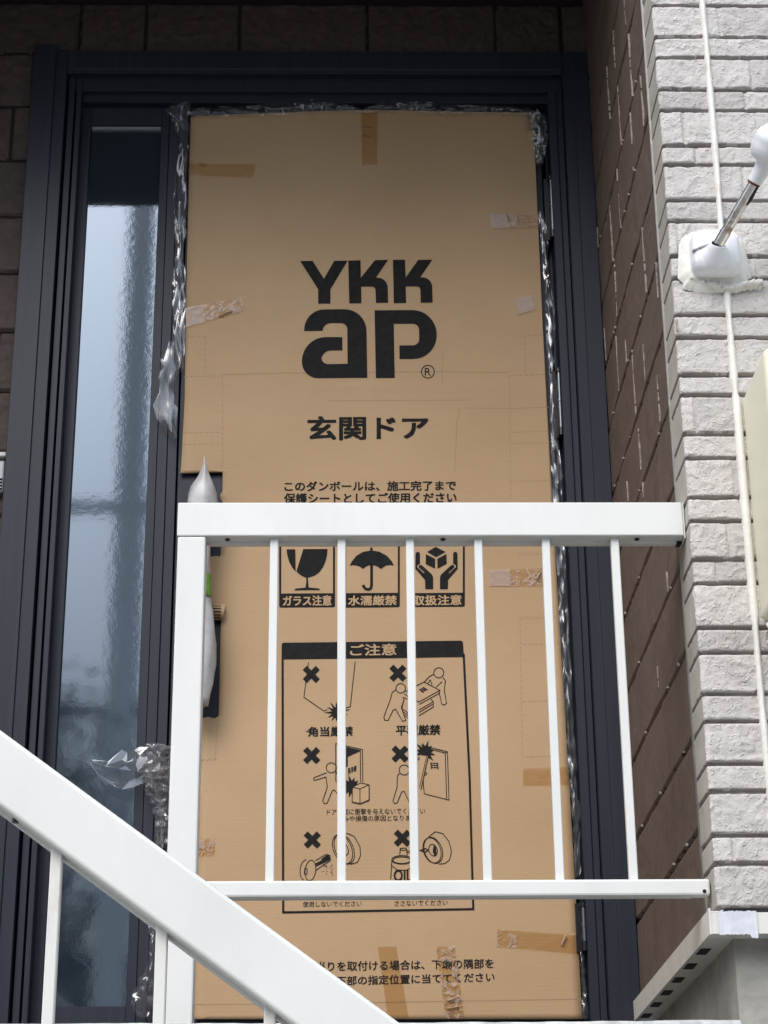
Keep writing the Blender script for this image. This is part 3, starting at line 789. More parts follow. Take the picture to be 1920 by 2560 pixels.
cp = Print()
OL = lambda a: a
cp.poly(rnd([(704,1607,6),(1157,1602,6),(1160,1643),(704,1649)]))
cp.line([(706.5,1640),(707.5,2100),(708,2281),(1183,2273),(1174,1950),(1159,1635)], 5.5)
cp.text('ご注意', 875, 991, 1612, 1640, 1610, 1638, mi=1, lift=.0016, bold=.02)
KA = lambda pts: crop(660, 1640, pts); KB = lambda pts: crop(660, 1960, pts)
def cross(c, r=66, wd=46, K=KA):
    for a in (45, -45):
        d = (math.cos(math.radians(a))*r*1.12, math.sin(math.radians(a))*r*1.12)
        cp.line([q[:2] for q in K([(c[0]-d[0], c[1]-d[1]), (c[0]+d[0], c[1]+d[1])])], wd*.31344, lift=.0008+(.0002 if a > 0 else 0))
def ln(pts, K=KA, wd=2.0, close=False): cp.line([q[:2] for q in K(pts)], wd, close=close)
def burst(c, r0, r1, n=11, K=KA, a0=0):
    pts = []
    for i in range(2*n):
        a = a0+math.pi*i/n; r = r1*(.8+.4*random.random()) if i % 2 else r0
        pts.append((c[0]+r*math.cos(a), c[1]+r*math.sin(a)))
    cp.poly([q[:2] for q in K(pts)])
def minilogo(pts, K=KA):
    p = [Vector(q) for q in pts]
    for v in (.12, .42, .72):
        a = p[0]+(p[3]-p[0])*v; b_ = p[1]+(p[2]-p[1])*v
        for u in (0, .36, .7):
            q0 = a+(b_-a)*u; q1 = a+(b_-a)*(u+.27); ln([q0, q1], K, 3.2)
    ln([p[0], p[3]], K, 1.6); ln([p[1], p[2]], K, 1.6)
cross((377,148)); cross((1068,138)); cross((380,795)); cross((1085,783)); cross((385,447), K=KB); cross((1103,433), K=KB)
ln([(355,52),(318,330),(478,440),(505,428)]); ln([(727,45),(688,405),(600,432),(560,440)]); burst((585,452), 42, 92, 13)
def head(cx, cy, r, K=KA): q = K([(cx, cy)])[0]; cp.circ(q[0], q[1], r*.31344, 2.0)
head(1090,258,38); head(1393,135,40)
ln([(1052,270),(1022,290),(1010,340),(955,490),(962,512),(990,515),(1030,432),(1050,425),(1105,522),(1130,514),(1095,410),(1118,345),(1108,330),(1160,352)]); ln([(1120,300),(1160,338)])
ln([(1352,148),(1318,165),(1275,212)]); ln([(1425,172),(1447,198),(1438,272),(1455,378),(1440,392),(1418,386),(1396,290)]); ln([(1420,205),(1372,250)]); ln([(1325,190),(1340,232)]); ln([(1325,190),(1305,222)])
ln([(1128,285),(1275,208),(1402,275),(1235,368),(1160,330)]); ln([(1402,275),(1400,298),(1235,388)]); ln([(1330,345),(1350,365),(1350,408),(1235,478)]); ln([(1350,365),(1235,432)]); ln([(1345,385),(1235,452)])
ln([(1118,345),(1098,420),(1165,465)]); ln([(1102,440),(1165,488)]); ln([(1110,465),(1165,510)])
minilogo([(1238,268),(1270,250),(1308,272),(1272,294)])
cp.text('角当厳禁', 770, 882.5, 1818, 1842, 1816, 1840, bold=.024); cp.text('平積厳禁', 989.5, 1101, 1814, 1839, 1812, 1837, bold=.024)
head(537,893,40)
ln([(500,932),(398,972),(395,988),(405,994),(494,966),(505,1045),(468,1158),(480,1178),(503,1176),(545,1076),(560,1070),(605,1120)]); ln([(575,930),(600,955)]); ln([(600,985),(582,1005),(595,1022),(605,1018)])
ln([(572,1000),(572,700),(785,748),(788,1008)]); ln([(590,925),(590,715),(768,756),(770,1005)]); cp.poly([q[:2] for q in KA([(592,718),(764,757),(668,802),(668,880),(592,930)])])
ln([(668,802),(768,756)]); burst((700,1045), 48, 88, 12)
cp.poly([q[:2] for q in KA([(705,1050),(770,1015),(838,1030),(838,1150),(765,1180),(703,1165)])], mi=1, lift=.0014)
cp_l = .0019
for pts in ([(705,1050),(770,1015),(838,1030),(838,1150),(765,1180),(703,1165),(705,1050)], [(705,1050),(765,1062),(838,1030)], [(765,1062),(765,1180)]):
    cp.line([q[:2] for q in KA(pts)], 2.0, lift=cp_l)
minilogo([(672,898),(735,876),(730,925),(676,948)])
head(1118,910,40)
ln([(1080,938),(1064,955),(1060,1050),(1028,1158),(1040,1177),(1062,1173),(1098,1085),(1118,1080),(1165,1182)]); ln([(1235,945),(1288,928),(1298,938),(1290,950),(1238,962)])
ln([(1250,712),(1462,765),(1475,1150),(1278,1100)]); ln([(1445,775),(1456,1140)]); ln([(1462,765),(1445,775),(1320,742)])
burst((1285,770), 48, 88, 12); cp.poly([q[:2] for q in KA([(1240,790),(1306,800),(1250,1060),(1238,1060)])], mi=1, lift=.0013)
cp.line([q[:2] for q in KA([(1240,788),(1310,798),(1252,1062)])], 2.0, lift=.0018); cp.line([q[:2] for q in KA([(1296,805),(1240,1050)])], 1.6, lift=.0018); ln([(1265,960),(1278,1100)])
minilogo([(1328,850),(1385,852),(1390,908),(1335,906)])
cp.text('ドア表面に衝撃を与えないでください', 817, 1062.5, 2023, 2038, 2020, 2035, bold=.006); cp.text('凹みや損傷の原因となります', 843, 1042, 2040, 2054.5, 2037.5, 2052, bold=.006)
def ell(cx, cy, rx, ry, rot=0, K=KB, wd=2.0, a0=0, a1=360):
    q = K([(cx, cy)])[0]; cp.circ(q[0], q[1], rx*.31344, wd, sy=ry/rx, rot=rot, a0=a0, a1=a1)
ell(370,690,42,82,.12); ell(328,685,40,80,.12, a0=90, a1=270); ln([(335,603),(385,612)]); ln([(322,765),(365,770)])
ln([(325,675),(345,678),(342,722),(322,718)], KB, 1.8, True)
ln([(410,612),(495,562),(525,570),(530,610),(415,688)], KB); ln([(412,640),(520,585)], KB, 4); ln([(412,655),(520,605)], KB, 3); ln([(440,640),(515,570)], KB, 3); cp.poly([q[:2] for q in KB([(455,600),(500,568),(522,578),(526,600),(480,632)])])
for _ in range(16): x = random.uniform(465, 540); y = random.uniform(640, 730); ln([(x, y), (x+9, y-6)], KB, 1.4)
ell(640,520,72,125,-.38); ell(626,520,72,122,-.38); ell(640,520,30,50,-.38); ln([(600,410),(668,395),(720,420),(765,500),(770,570),(745,625),(690,642)], KB)
ell(1350,530,70,108,-.34); ell(1340,530,68,104,-.34); ln([(1310,425),(1365,382),(1425,395),(1475,460),(1495,540),(1480,605),(1440,635),(1395,640)], KB); ell(1348,528,33,48,-.3)
cp.poly([q[:2] for q in KB([(1352,490),(1372,505),(1375,555),(1360,575),(1345,540)])]); ln([(1250,530),(1285,515),(1310,530),(1285,545),(1250,532)], KB, 3)
ln([(1142,535),(1200,535),(1255,530)], KB); ln([(1142,548),(1200,548)], KB)
ell(1112,520,26,9); ln([(1086,522),(1082,575)], KB); ln([(1138,522),(1142,578)], KB); ell(1098,605,80,34); ell(1098,608,70,26)
ln([(1020,605),(1010,760)], KB); ln([(1178,605),(1190,760)], KB); ln([(1015,650),(1060,685),(1130,690),(1182,665)], KB)
cp.text('OIL', 984, 1030, 2175, 2203, bold=.02)
cp.text('使用しないでください', 757, 904, 2254, 2268, 2252, 2266, bold=.006); cp.text('ささないでください', 986, 1119, 2252, 2266, 2249.5, 2263.5, bold=.006)
cp.done('caution_panel')
# perforations and creases pressed into the sheet
cr = Print()
def perf(pts, wd=1.8, dash=9, gap=5):
    for a, b_ in zip(pts[:-1], pts[1:]):
        a = Vector(a); b_ = Vector(b_); L = (b_-a).length; d = (b_-a)/L; t_ = 0
        while t_ < L: cr.line([a+d*t_, a+d*min(L, t_+dash)], wd, 2, .0003); t_ += dash+gap
perf([(464,843),(513,842),(513,940)]); perf([(460,942),(556,940),(556,1180)]); perf([(456,1083),(556,1081)]); perf([(455,1112),(555,1110)])
perf([(1356,838),(1312,840),(1313,938)]); perf([(1362,936),(1274,939),(1276,1250)]); perf([(1372,1078),(1276,1081)]); perf([(1374,1107),(1276,1110)]); perf([(1380,1202),(1276,1204)])
perf([(1388,1384),(1292,1386)]); perf([(1392,1543),(1300,1546),(1306,1890)]); perf([(1400,1610),(1302,1612)]); perf([(1412,1751),(1304,1755)]); perf([(1420,1888),(1308,1893)])
perf([(545,1795),(538,1900),(500,1903)]); perf([(505,1900),(545,1898)])
cr.line([(486,2512),(700,2510),(1000,2505),(1200,2502),(1453,2498)], 2.2, 2, .0003)
cr.line([(556,937),(700,933),(870,931),(1100,929),(1270,931)], 2.0, 2, .0002)
cr.line([(1105,880),(1108,905),(1104,925),(1107,960),(1109,975)], 1.6, 2, .0002); cr.line([(1150,1020),(1142,1060),(1140,1110),(1137,1180)], 2.0, 2, .0002); cr.line([(820,1002),(1000,1001),(1180,1000)], 1.6, 2, .0002)
cr.line([(1160,1020),(1280,1021),(1372,1018)], 1.6, 2, .0002)
cro = cr.done('pressed_crease')
bm = bmesh.new(); bm.from_mesh(sheet.data); n0 = len(bm.faces); bm.from_mesh(cro.data); bm.faces.ensure_lookup_table()
for f_ in bm.faces[n0:]: f_.material_index = 1
bm.to_mesh(sheet.data); bm.free(); sheet.data.materials.append(MT['crease']); bpy.data.objects.remove(cro)

# ------------------------------------------------------------------ tape strips on the cardboard
def tape(q, label, m1, split=None, m2=None, seed=0, wr=.0010, streaks=()):
    """q = pixel corners tl, tr, br, bl; split = share of the length that carries the first material"""
    rg = random.Random(seed); mb = MB()
    w_ = math.dist(q[0], q[1]); h_ = math.dist(q[0], q[3]); nu = max(4, int(w_/5)); nv = max(4, int(h_/5))
    along_u = w_ > h_; vs = []; fs = []; mi = []
    for j in range(nv+1):
        for i in range(nu+1):
            u = i/nu; v = j/nv
            a = [q[0][k]*(1-u)+q[1][k]*u for k in (0, 1)]; b_ = [q[3][k]*(1-u)+q[2][k]*u for k in (0, 1)]
            x, y = a[0]*(1-v)+b_[0]*v, a[1]*(1-v)+b_[1]*v
            if i in (0, nu) and along_u or j in (0, nv) and not along_u: x += rg.uniform(-1.2, 1.2)*(1 if along_u else 0); y += rg.uniform(-1.2, 1.2)*(0 if along_u else 1)
            p = onY(x, y, -.003); amp = wr*(1.0 if m2 is None or (u if along_u else v) > (split or 0) else .6)
            vs.append((p[0], YC(p[0], p[2])-.0018-rg.random()*amp, p[2]))
    for j in range(nv):
        for i in range(nu):
            a = j*(nu+1)+i; fs.append((a, a+1, a+nu+2, a+nu+1))
            f_ = (i+.5)/nu if along_u else (j+.5)/nv
            mi.append(1 if (m2 is not None and f_ > split) else 0)
    mb.add(vs, fs); mb.m = mi
    sp = Print()
    o = mb.build('tape_strip', [m1]+([m2] if m2 else []), None, recalc=False, smooth=True)
    # small creases standing off the strip that catch the sky
    if streaks:
        for (a, b_, wd) in streaks:
            pa = onY(*a, -.006); pb = onY(*b_, -.006); mb2 = mb
            s3 = MB(); dx = wd/F*4.6
            s3.add([(pa[0]-dx*.2, -.0045, pa[2]), (pa[0]+dx, -.0105, pa[2]-.001), (pb[0]+dx*.5, -.0085, pb[2]-.002), (pb[0]-dx*.1, -.0045, pb[2])], [(0, 1, 2, 3)])
            s3.add([(pa[0]-dx*.2, -.0040, pa[2]), (pa[0]+dx, -.0100, pa[2]-.001), (pb[0]+dx*.5, -.0080, pb[2]-.002), (pb[0]-dx*.1, -.0040, pb[2])], [(3, 2, 1, 0)])
            s3.build('lifted_crease', MT['tapepale'], o, recalc=False)
    tag(o, label, 'tape', 'packing tape strips on the cardboard')
    return o
T1, TX, TP = MT['tape'], MT['tapemix'], MT['tapepale']
tape([(472,410),(640,411),(631,446),(470,438)], 'brown tape strip lying across the upper left edge of the cardboard', T1, seed=1, streaks=[((498,409),(517,412),5)])
tape([(903,283),(944,283),(943,414),(905,415)], 'brown tape strip hanging down from the top edge above the logo', T1, seed=2, streaks=[((906,317),(928,318),5), ((905,338),(926,342),4)])
tape([(1221,535),(1352,537),(1350,571),(1229,571)], 'tape strip with two bright white creases at the upper right edge', TP, .40, TX, 3, .0016, [((1264,533),(1270,553),6), ((1290,532),(1296,552),7)])
tape([(465,770),(606,745),(608,779),(464,820)], 'wide crinkled whitish tape at the left edge beside the logo', TP, .33, MT['tapemix'], 4, .0016, [((545,790),(578,776),7)])
tape([(1284,750),(1331,738),(1337,775),(1295,787)], 'small torn pinkish tape scrap right of the logo', TP, None, None, 5, .0014)
tape([(1223,1426),(1356,1420),(1358,1465),(1224,1466)], 'tape strip with one pale end level with the pictograms, behind the balusters', TP, .38, TX, 6, .0014, [((1338,1447),(1352,1426),5)])
tape([(1307,1922),(1420,1918),(1423,1962),(1308,1965)], 'brown tape strip at the right edge partly hidden by a baluster', T1, .2, T1, 7, .0012)
tape([(488,2098),(536,2097),(537,2138),(486,2142)], 'short brown tape end beside the railing post', TX, None, None, 8, .0012)
tape([(1243,2324),(1444,2338),(1447,2386),(1240,2366)], 'long brown tape strip across the lower right edge of the cardboard', TX, .26, T1, 9, .0010, [((1412,2337),(1402,2362),4)])
tape([(944,2367),(990,2366),(1022,2547),(970,2547)], 'smooth brown tape strip running down to the door sill over the bottom text', T1, None, None, 10, .0006)
tape([(1090,2366),(1136,2365),(1161,2547),(1113,2547)], 'wrinkled shiny tape strip running down to the door sill over the bottom text', TX, .55, MT['tapemix'], 11, .0030, [((1118,2500),(1146,2488),6), ((1114,2520),(1148,2514),6)])

# ------------------------------------------------------------------ crumpled plastic film
film = thing('plastic_film', None, 'crumpled clear plastic wrap sticking out round the edges of the cardboard', 'plastic film')
def film_strip(pts, seed, y=-.004, amp=.012, nc=7, step=9, layers=1):
    """pts = (px, py, half width px) along the strip"""
    for L in range(layers):
        rg = random.Random(seed*13+L); P = []
        for (a, b_) in zip(pts[:-1], pts[1:]):
            d = math.hypot(b_[0]-a[0], b_[1]-a[1]); n = max(1, int(d/step))
            for i in range(n): t_ = i/n; P.append([a[k]*(1-t_)+b_[k]*t_ for k in range(3)])
        P.append(list(pts[-1])); vs = []; fs = []
        for i, (x, yy, hw) in enumerate(P):
            q = P[min(i+1, len(P)-1)]; o_ = P[max(i-1, 0)]; dx, dy = q[0]-o_[0], q[1]-o_[1]; l_ = math.hypot(dx, dy) or 1; nx_, ny_ = -dy/l_, dx/l_
            h1 = hw*(1+rg.uniform(-.22, .22)); 
            for k in range(nc):
                s_ = -1+2*k/(nc-1); jx_ = rg.uniform(-.5, .5)*step*.8; jy_ = rg.uniform(-.5, .5)*hw*1.1/(nc-1)*1.6
                X = x+nx_*(s_*h1+jy_)+dx/l_*jx_; Yp = yy+ny_*(s_*h1+jy_)+dy/l_*jx_
                dep = y-amp*(1-abs(s_))*.5-rg.random()**1.5*amp-.0025*L
                vs.append(onY(X, Yp, dep))
        for i in range(len(P)-1):
            for k in range(nc-1):
                a = i*nc+k
                if rg.random() < .5: fs += [(a, a+1, a+nc+1), (a, a+nc+1, a+nc)]
                else: fs += [(a, a+1, a+nc), (a+1, a+nc+1, a+nc)]
        m = MB(); m.add(vs, fs); m.build('film_strip', MT['film'], film, recalc=False, smooth=(seed not in (8, 9)))
film_strip([(422,268,10),(440,292,13),(470,326,8)], 1, amp=.01)
film_strip([(456,258,18),(455,300,20),(457,350,17),(453,420,17),(452,470,17),(450,520,16),(449,560,13),(449,620,13),(446,680,15),(447,740,16),(446,800,17),(450,850,12),(452,925,6)], 2, amp=.012, step=20, nc=8)
film_strip([(470,280,10),(540,279,11),(620,277,12),(700,272,15),(780,265,15),(850,268,12),(905,277,5),(960,268,12),(1040,264,12),(1110,272,14),(1180,274,12),(1260,276,10),(1330,280,10)], 3, amp=.012, nc=6, step=10)
film_strip([(1332,278,12),(1345,300,20),(1350,340,20),(1348,380,14),(1350,408,9)], 4, y=-.010, amp=.016, layers=2)
film_strip([(1352,528,5),(1358,560,8),(1362,620,9),(1368,700,10),(1376,780,11),(1376,850,9),(1380,930,7),(1381,1000,6),(1384,1060,8),(1387,1110,9),(1393,1190,12),(1393,1250,9),(1401,1380,11),(1404,1450,10),(1409,1530,12),(1412,1600,11),
            (1419,1700,12),(1421,1760,11),(1425,1830,10),(1431,1900,10),(1432,1960,9),(1440,2040,10),(1442,2110,7),(1444,2190,9)], 5, amp=.011, nc=6, step=17)
film_strip([(1450,2300,5),(1455,2340,7),(1457,2400,6),(1459,2470,6),(1463,2546,8)], 6, amp=.008, nc=5, step=8)
film_strip([(430,850,9),(425,900,18),(418,960,24),(414,1010,27),(422,1060,18),(436,1092,4)], 7, y=-.012, amp=.014, nc=6, step=18)
film_strip([(405,1862,14),(395,1890,34),(392,1930,38),(398,1985,26),(408,2040,20),(404,2090,18),(402,2118,10)], 8, y=-.012, amp=.022, layers=2, nc=8)
film_strip([(232,1905,4),(262,1925,26),(300,1925,40),(345,1920,48),(390,1900,40)], 9, y=-.02, amp=.018, nc=6, step=20)
film_strip([(330,1885,5),(370,1868,10),(425,1872,9)], 10, y=-.02, amp=.015)
film_strip([(378,2285,8),(382,2340,9),(380,2400,10),(374,2440,16),(362,2480,26),(356,2515,26),(356,2544,12)], 11, y=-.012, amp=.016, nc=7)

# ------------------------------------------------------------------ porch railing
rail = thing('porch_railing', None, 'white painted porch railing with square balusters in front of the door', 'railing')
YR = -.96
ZT0, ZT1 = .8155, .8810
b = MB(); b.box(-.3035, .6155, YR, YR+.050, ZT0, ZT1); tr_ = b.build('top_rail', MT['white'], rail, bevel=.0022)
b = MB(); b.box(.6158, .6185, YR+.002, YR+.056, ZT0-.004, ZT1-.001); b.build('end_plate', MT['whitedirt'], tr_, bevel=.0006, seg=1)
b = MB(); b.box(.606, .6150, YR+.026, YR+.045, ZT0-.006, ZT0-.0006); b.build('end_gasket', MT['gap'], tr_, bevel=.001, seg=1)
b = MB(); b.box(-.249, .6105, YR+.030, YR+.046, ZT0-.0035, ZT0+.002); b.build('rail_lip', MT['white'], tr_, bevel=.0008, seg=1)
for px, py in ((569,1347),(1107,1346),(1592,1350)):
    p = onY(px, py, YR+.018); q = MB()
    q.tube([(p[0], YR+.016, ZT0-.0005), (p[0], YR+.016, ZT0-.0025)], .0046, 12); q.tube([(p[0], YR+.016, ZT0-.002), (p[0], YR+.016, ZT0-.0040)], [.0032, .002], 10)
    q.build('screw', MT['hinge'], tr_)
b = MB(); b.box(-.302, -.2515, YR+.001, YR+.0495, ZF-.001, ZT0-.0008); b.build('post', MT['white'], rail, bevel=.003)
ZL0, ZL1 = .1600, .1880
b = MB(); b.box(-.2513, .6175, YR, YR+.027, ZL0, ZL1); lr = b.build('bottom_rail', MT['white'], rail, bevel=.004)
b = MB(); b.box(-.2505, .588, YR+.008, YR+.024, ZL0-.0012, ZL0+.003); b.build('rail_lip', MT['whitedirt'], lr, bevel=.0008, seg=1)
p = onY(1761, 2228, YR); b = MB(); b.tube([(p[0], YR+.002, p[2]), (p[0], YR-.0015, p[2])], .0032, 12); b.build('screw', MT['gap'], lr)
for xc in (-.128, -.006, .118, .242, .365, .4905):
    b = MB(); b.box(xc-.0075, xc+.0075, YR+.011, YR+.0255, ZL1-.002, ZT0+.001); b.build('baluster', MT['white'], rail, bevel=.0014, seg=1)

# ------------------------------------------------------------------ stair handrail in the foreground
sh = thing('stair_handrail', None, 'white sloping stair handrail crossing in front of the door at the lower left', 'handrail')
YH = -2.05
A = onY(132, 1920, YH); B = onY(960, 2527.6, YH); C_ = onY(0, 2015, YH); D_ = onY(723, 2558, YH)
sl1 = (B[2]-A[2])/(B[0]-A[0]); hV = (A[2]+sl1*(0-A[0]))-(C_[2]+sl1*(0-C_[0]))
zt_ = lambda x: A[2]+sl1*(x-A[0]); zb_ = lambda x: zt_(x)-hV
xa, xb = -1.25, 1.45
b = MB()
b.prism([(xa, zb_(xa)), (xb, zb_(xb)), (xb, zt_(xb)), (xa, zt_(xa))], YH, YH+.052, lambda p, q, t: (p, t, q))
hr = b.build('top_rail', MT['white'], sh, bevel=.005, seg=3)
b = MB(); b.prism([(xa, zb_(xa)-.004), (xb, zb_(xb)-.004), (xb, zb_(xb)+.003), (xa, zb_(xa)+.003)], YH+.028, YH+.046, lambda p, q, t: (p, t, q)); b.build('rail_lip', MT['whitedirt'], hr)
p = onY(40, 2038, YH+.02); b = MB(); b.tube([(p[0], YH+.02, zb_(p[0])-.0035), (p[0], YH+.02, zb_(p[0])+.002)], .004, 10); b.build('screw', MT['hinge'], hr)
yb = YH+.018
x1_ = xat(122.7, 2200, yb); x2_ = xat(385, 2450, yb); dxb = x2_-x1_
zlow = lambda x: zt_(x)-.78
for k in range(-5, 13):
    x = x1_+k*dxb
    if x < xa+.03 or x > xb-.06: continue
    bw = .0135
    b = MB(); b.prism([(x, zlow(x)), (x+bw, zlow(x+bw)), (x+bw, zb_(x+bw)+.002), (x, zb_(x)+.002)], yb, yb+.0135, lambda p, q, t: (p, t, q))
    b.build('baluster', MT['whitedirt'], sh, bevel=.0014, seg=1)
b = MB(); b.prism([(xa, zlow(xa)-.03), (xb, zlow(xb)-.03), (xb, zlow(xb)+.004), (xa, zlow(xa)+.004)], YH+.006, YH+.044, lambda p, q, t: (p, t, q)); b.build('bottom_rail', MT['white'], sh, bevel=.003)
for x in (xa+.0, xb-.05):
    b = MB(); b.prism([(x, -2.05 if x > 0 else -1.25), (x+.05, -2.05 if x > 0 else -1.25), (x+.05, zb_(x+.05)+.002), (x, zb_(x)+.002)], YH+.001, YH+.05, lambda p, q, t: (p, t, q)); b.build('post', MT['white'], sh, bevel=.002)

# ------------------------------------------------------------------ bracket with steel rod
br = thing('wall_bracket', None, 'white wall bracket holding a slanting stainless rod with a white round end', 'bracket')
cx, cz = .700, 1.362
def rsq(cx, cz, hw, hh, r, n=6):
    pts = []
    for sx_, sz_, a0 in ((1, 1, 0), (-1, 1, 90), (-1, -1, 180), (1, -1, 270)):
        for k in range(n+1):
            a = math.radians(a0+90*k/n); pts.append((cx+sx_*(hw-r)+r*math.cos(a), cz+sz_*(hh-r)+r*math.sin(a)))
    return pts
def loft(levels, mi=0):
    """levels = (y, hw, hh, r, dz)"""
    mb = MB(); n = 28; vs = []; fs = []
    for (y, hw, hh, r, dz) in levels:
        vs += [(p, y, q) for p, q in rsq(cx, cz+dz, hw, hh, r)]
    for i in range(len(levels)-1):
        for k in range(n): a = i*n+k; b_ = i*n+(k+1) % n; fs.append((a, b_, b_+n, a+n))
    fs += [tuple(range(n)), tuple(range((len(levels)-1)*n, len(levels)*n))]
    mb.add(vs, fs); return mb
base = loft([(-.985, .0465, .045, .02, 0), (-1.032, .0465, .045, .021, 0), (-1.044, .043, .041, .02, .001), (-1.050, .034, .032, .018, .002), (-1.052, .02, .02, .012, .003)]).build('mounting_box', MT['plastic'], br, auto=.7)
sm = MB()
for k in range(14):
    x = cx-.046+.0032*k; sm.box(x, x+.0036, -1.0525+.0035*min(1, (13-k)/8)*(1 if k < 3 else 0), -1.040, cz-.004+.0011*k-.0012-(.0014 if 1 < k < 8 else 0), cz-.004+.0011*k+.0012)
sm.build('seam', MT['seam'], base)
R0 = onY(1794, 614, -1.066); R1 = onY(1909, 416, -1.17)
R0 = Vector(R0); R1 = Vector(R1); ax = (R1-R0).normalized()
b = MB(); b.tube([(R0.x, -1.045, R0.z-.008), (R0.x, -1.0525, R0.z-.007), (R0.x, -1.056, R0.z-.006), (R0.x, -1.064, R0.z-.0035), (R0.x+.001, -1.0685, R0.z+.0005)], [.030, .0255, .0215, .0175, .0148], 24); b.build('socket', MT['plastic'], br, auto=.9)
b = MB(); b.tube([R0-ax*.004, R0+ax*.0035], .0128, 20); b.build('gasket', MT['rubber'], br)
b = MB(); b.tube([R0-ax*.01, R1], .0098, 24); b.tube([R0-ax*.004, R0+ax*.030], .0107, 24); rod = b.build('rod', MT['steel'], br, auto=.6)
mid = R0.lerp(R1, .66); b = MB()
e1 = ax.cross(Vector((0, -1, .3))).normalized(); e2 = ax.cross(e1)
t0 = MB(); o_ = Vector((.0085, -.004, -.002)); t0.tube([mid-ax*.024+o_, mid-ax*.010+o_*1.05, mid+ax*.012+o_*.95, mid+ax*.024+o_], [.0035, .0052, .0048, .004], 9); t0.tube([mid+ax*.022-o_*.2, mid+ax*.026-o_*.2], .0108, 14)
t0.build('black_tape', MT['rubber'], rod)
b = MB()
lev = [(-.030, .0135), (-.022, .014), (-.004, .0155), (.004, .0175), (.0075, .027), (.016, .034), (.028, .0375), (.038, .0378), (.0395, .0385), (.050, .0375), (.062, .031), (.070, .020), (.074, .008)]
b.tube([R1+ax*a*1.1 for a, r in lev], [r*(1.14 if a > .006 else 1) for a, r in lev], 32); cap = b.build('end_cap', MT['plastic'], br, auto=.9)
b = MB(); b.tube([R1-ax*.020, R1-ax*.036, R1-ax*.038], [.0138, .0128, .011], 24); b.build('rusty_collar', MT['rust'], cap)
# hand-smeared sealant round the box and running off to the right
sg = random.Random(8); b = MB()
N = 72; vs = []; fs = []
ring = rsq(cx, cz, .0465, .045, .02, 17)
N = len(ring)
for j, (off, y) in enumerate(((-.001, -1.0165), (.004, -1.0145), (.012, -1.0105), (.019, -1.001))):
    for k, (x, z) in enumerate(ring):
        d = Vector((x-cx, z-cz)).normalized(); o2 = off*(1+.55*float(fbm(np.array([k*.22]), np.array([j*.3]), 12, 3)[0]))
        if off > .005 and d.y < -.3: o2 *= 1.35
        vs.append((x+d.x*o2, y, z+d.y*o2))
for j in range(3):
    for k in range(N): a = j*N+k; b_ = j*N+(k+1) % N; fs.append((a, b_, b_+N, a+N))
b.add(vs, fs)
pts = [(1722,700,5),(1752,708,9),(1790,718,12),(1825,722,10),(1860,715,11),(1890,712,12),(1904,711,13)]
vs = []; fs = []
P = []
for (a, c) in zip(pts[:-1], pts[1:]):
    for i in range(8): t_ = i/8; P.append([a[k]*(1-t_)+c[k]*t_ for k in range(3)])
P.append(pts[-1])
for i, (x, y, hw) in enumerate(P):
    for k in range(6):
        s_ = -1+.4*k; q = onY(x, y+s_*hw*(1+.25*sg.uniform(-1, 1)), -1.004); vs.append((q[0], -1.002-.014*math.sqrt(max(0, 1-s_*s_))*(1+.3*sg.uniform(-1, 1)), q[2]))
for i in range(len(P)-1):
    for k in range(5): a = i*6+k; fs.append((a, a+1, a+7, a+6))
b.add(vs, fs); b.build('sealant', MT['seal'], br, smooth=True)

# ------------------------------------------------------------------ cream box
cb = thing('meter_box', None, 'cream plastic box with rounded corners cut off by the right edge of the photo', 'box')
X0, X1 = .7335, 1.10; ZB0, ZB1 = .632, 1.077
b = MB(); b.box(X0, X1, -1.205, -.99, ZB0, ZB1); b.build('box_cover', MT['cream'], cb, bevel=.016, seg=5, auto=.8)
b = MB(); b.tube([(X0+.05, -1.07, .60), (X0+.05, -1.07, ZB0+.01)], .030, 24); b.tube([(X0+.05, -1.07, .585), (X0+.05, -1.07, .602)], .034, 24); b.build('pipe_collar', MT['lens'], cb, auto=.6)
b = MB(); b.tube([(X0+.05, -1.07, -2.05), (X0+.05, -1.07, .59)], .024, 20)
b = MB(); b.tube([(X0+.012, -1.018, .605), (X0+.012, -1.018, .62), (X0+.03, -1.022, .634)], .010, 12); b.build('bracket_clip', MT['whitedirt'], cb, smooth=True)

# ------------------------------------------------------------------ intercom at the left edge
it = thing('intercom', None, 'small grey intercom with a slotted grille half hidden behind the left door jamb', 'intercom')
zA, zB_ = zat(6, 1132, -.055), zat(4, 1240, -.055); xI = xat(13, 1170, -.05)
b = MB(); b.box(xI-.10, xI, -.052, -.022, zB_+.01, zA-.015); b.build('intercom_body', MT['lens'], it, bevel=.006, seg=3)
b = MB(); b.box(xI-.102, xI+.001, -.062, -.022, zA-.012, zA); b.build('rain_hood', MT['flash'], it, bevel=.003)
for k in range(4):
    b = MB(); b.box(xI-.09, xI-.004, -.0545, -.050, zB_+.018+.008*k, zB_+.021+.008*k); b.build('grille_slot', MT['gap'], it)

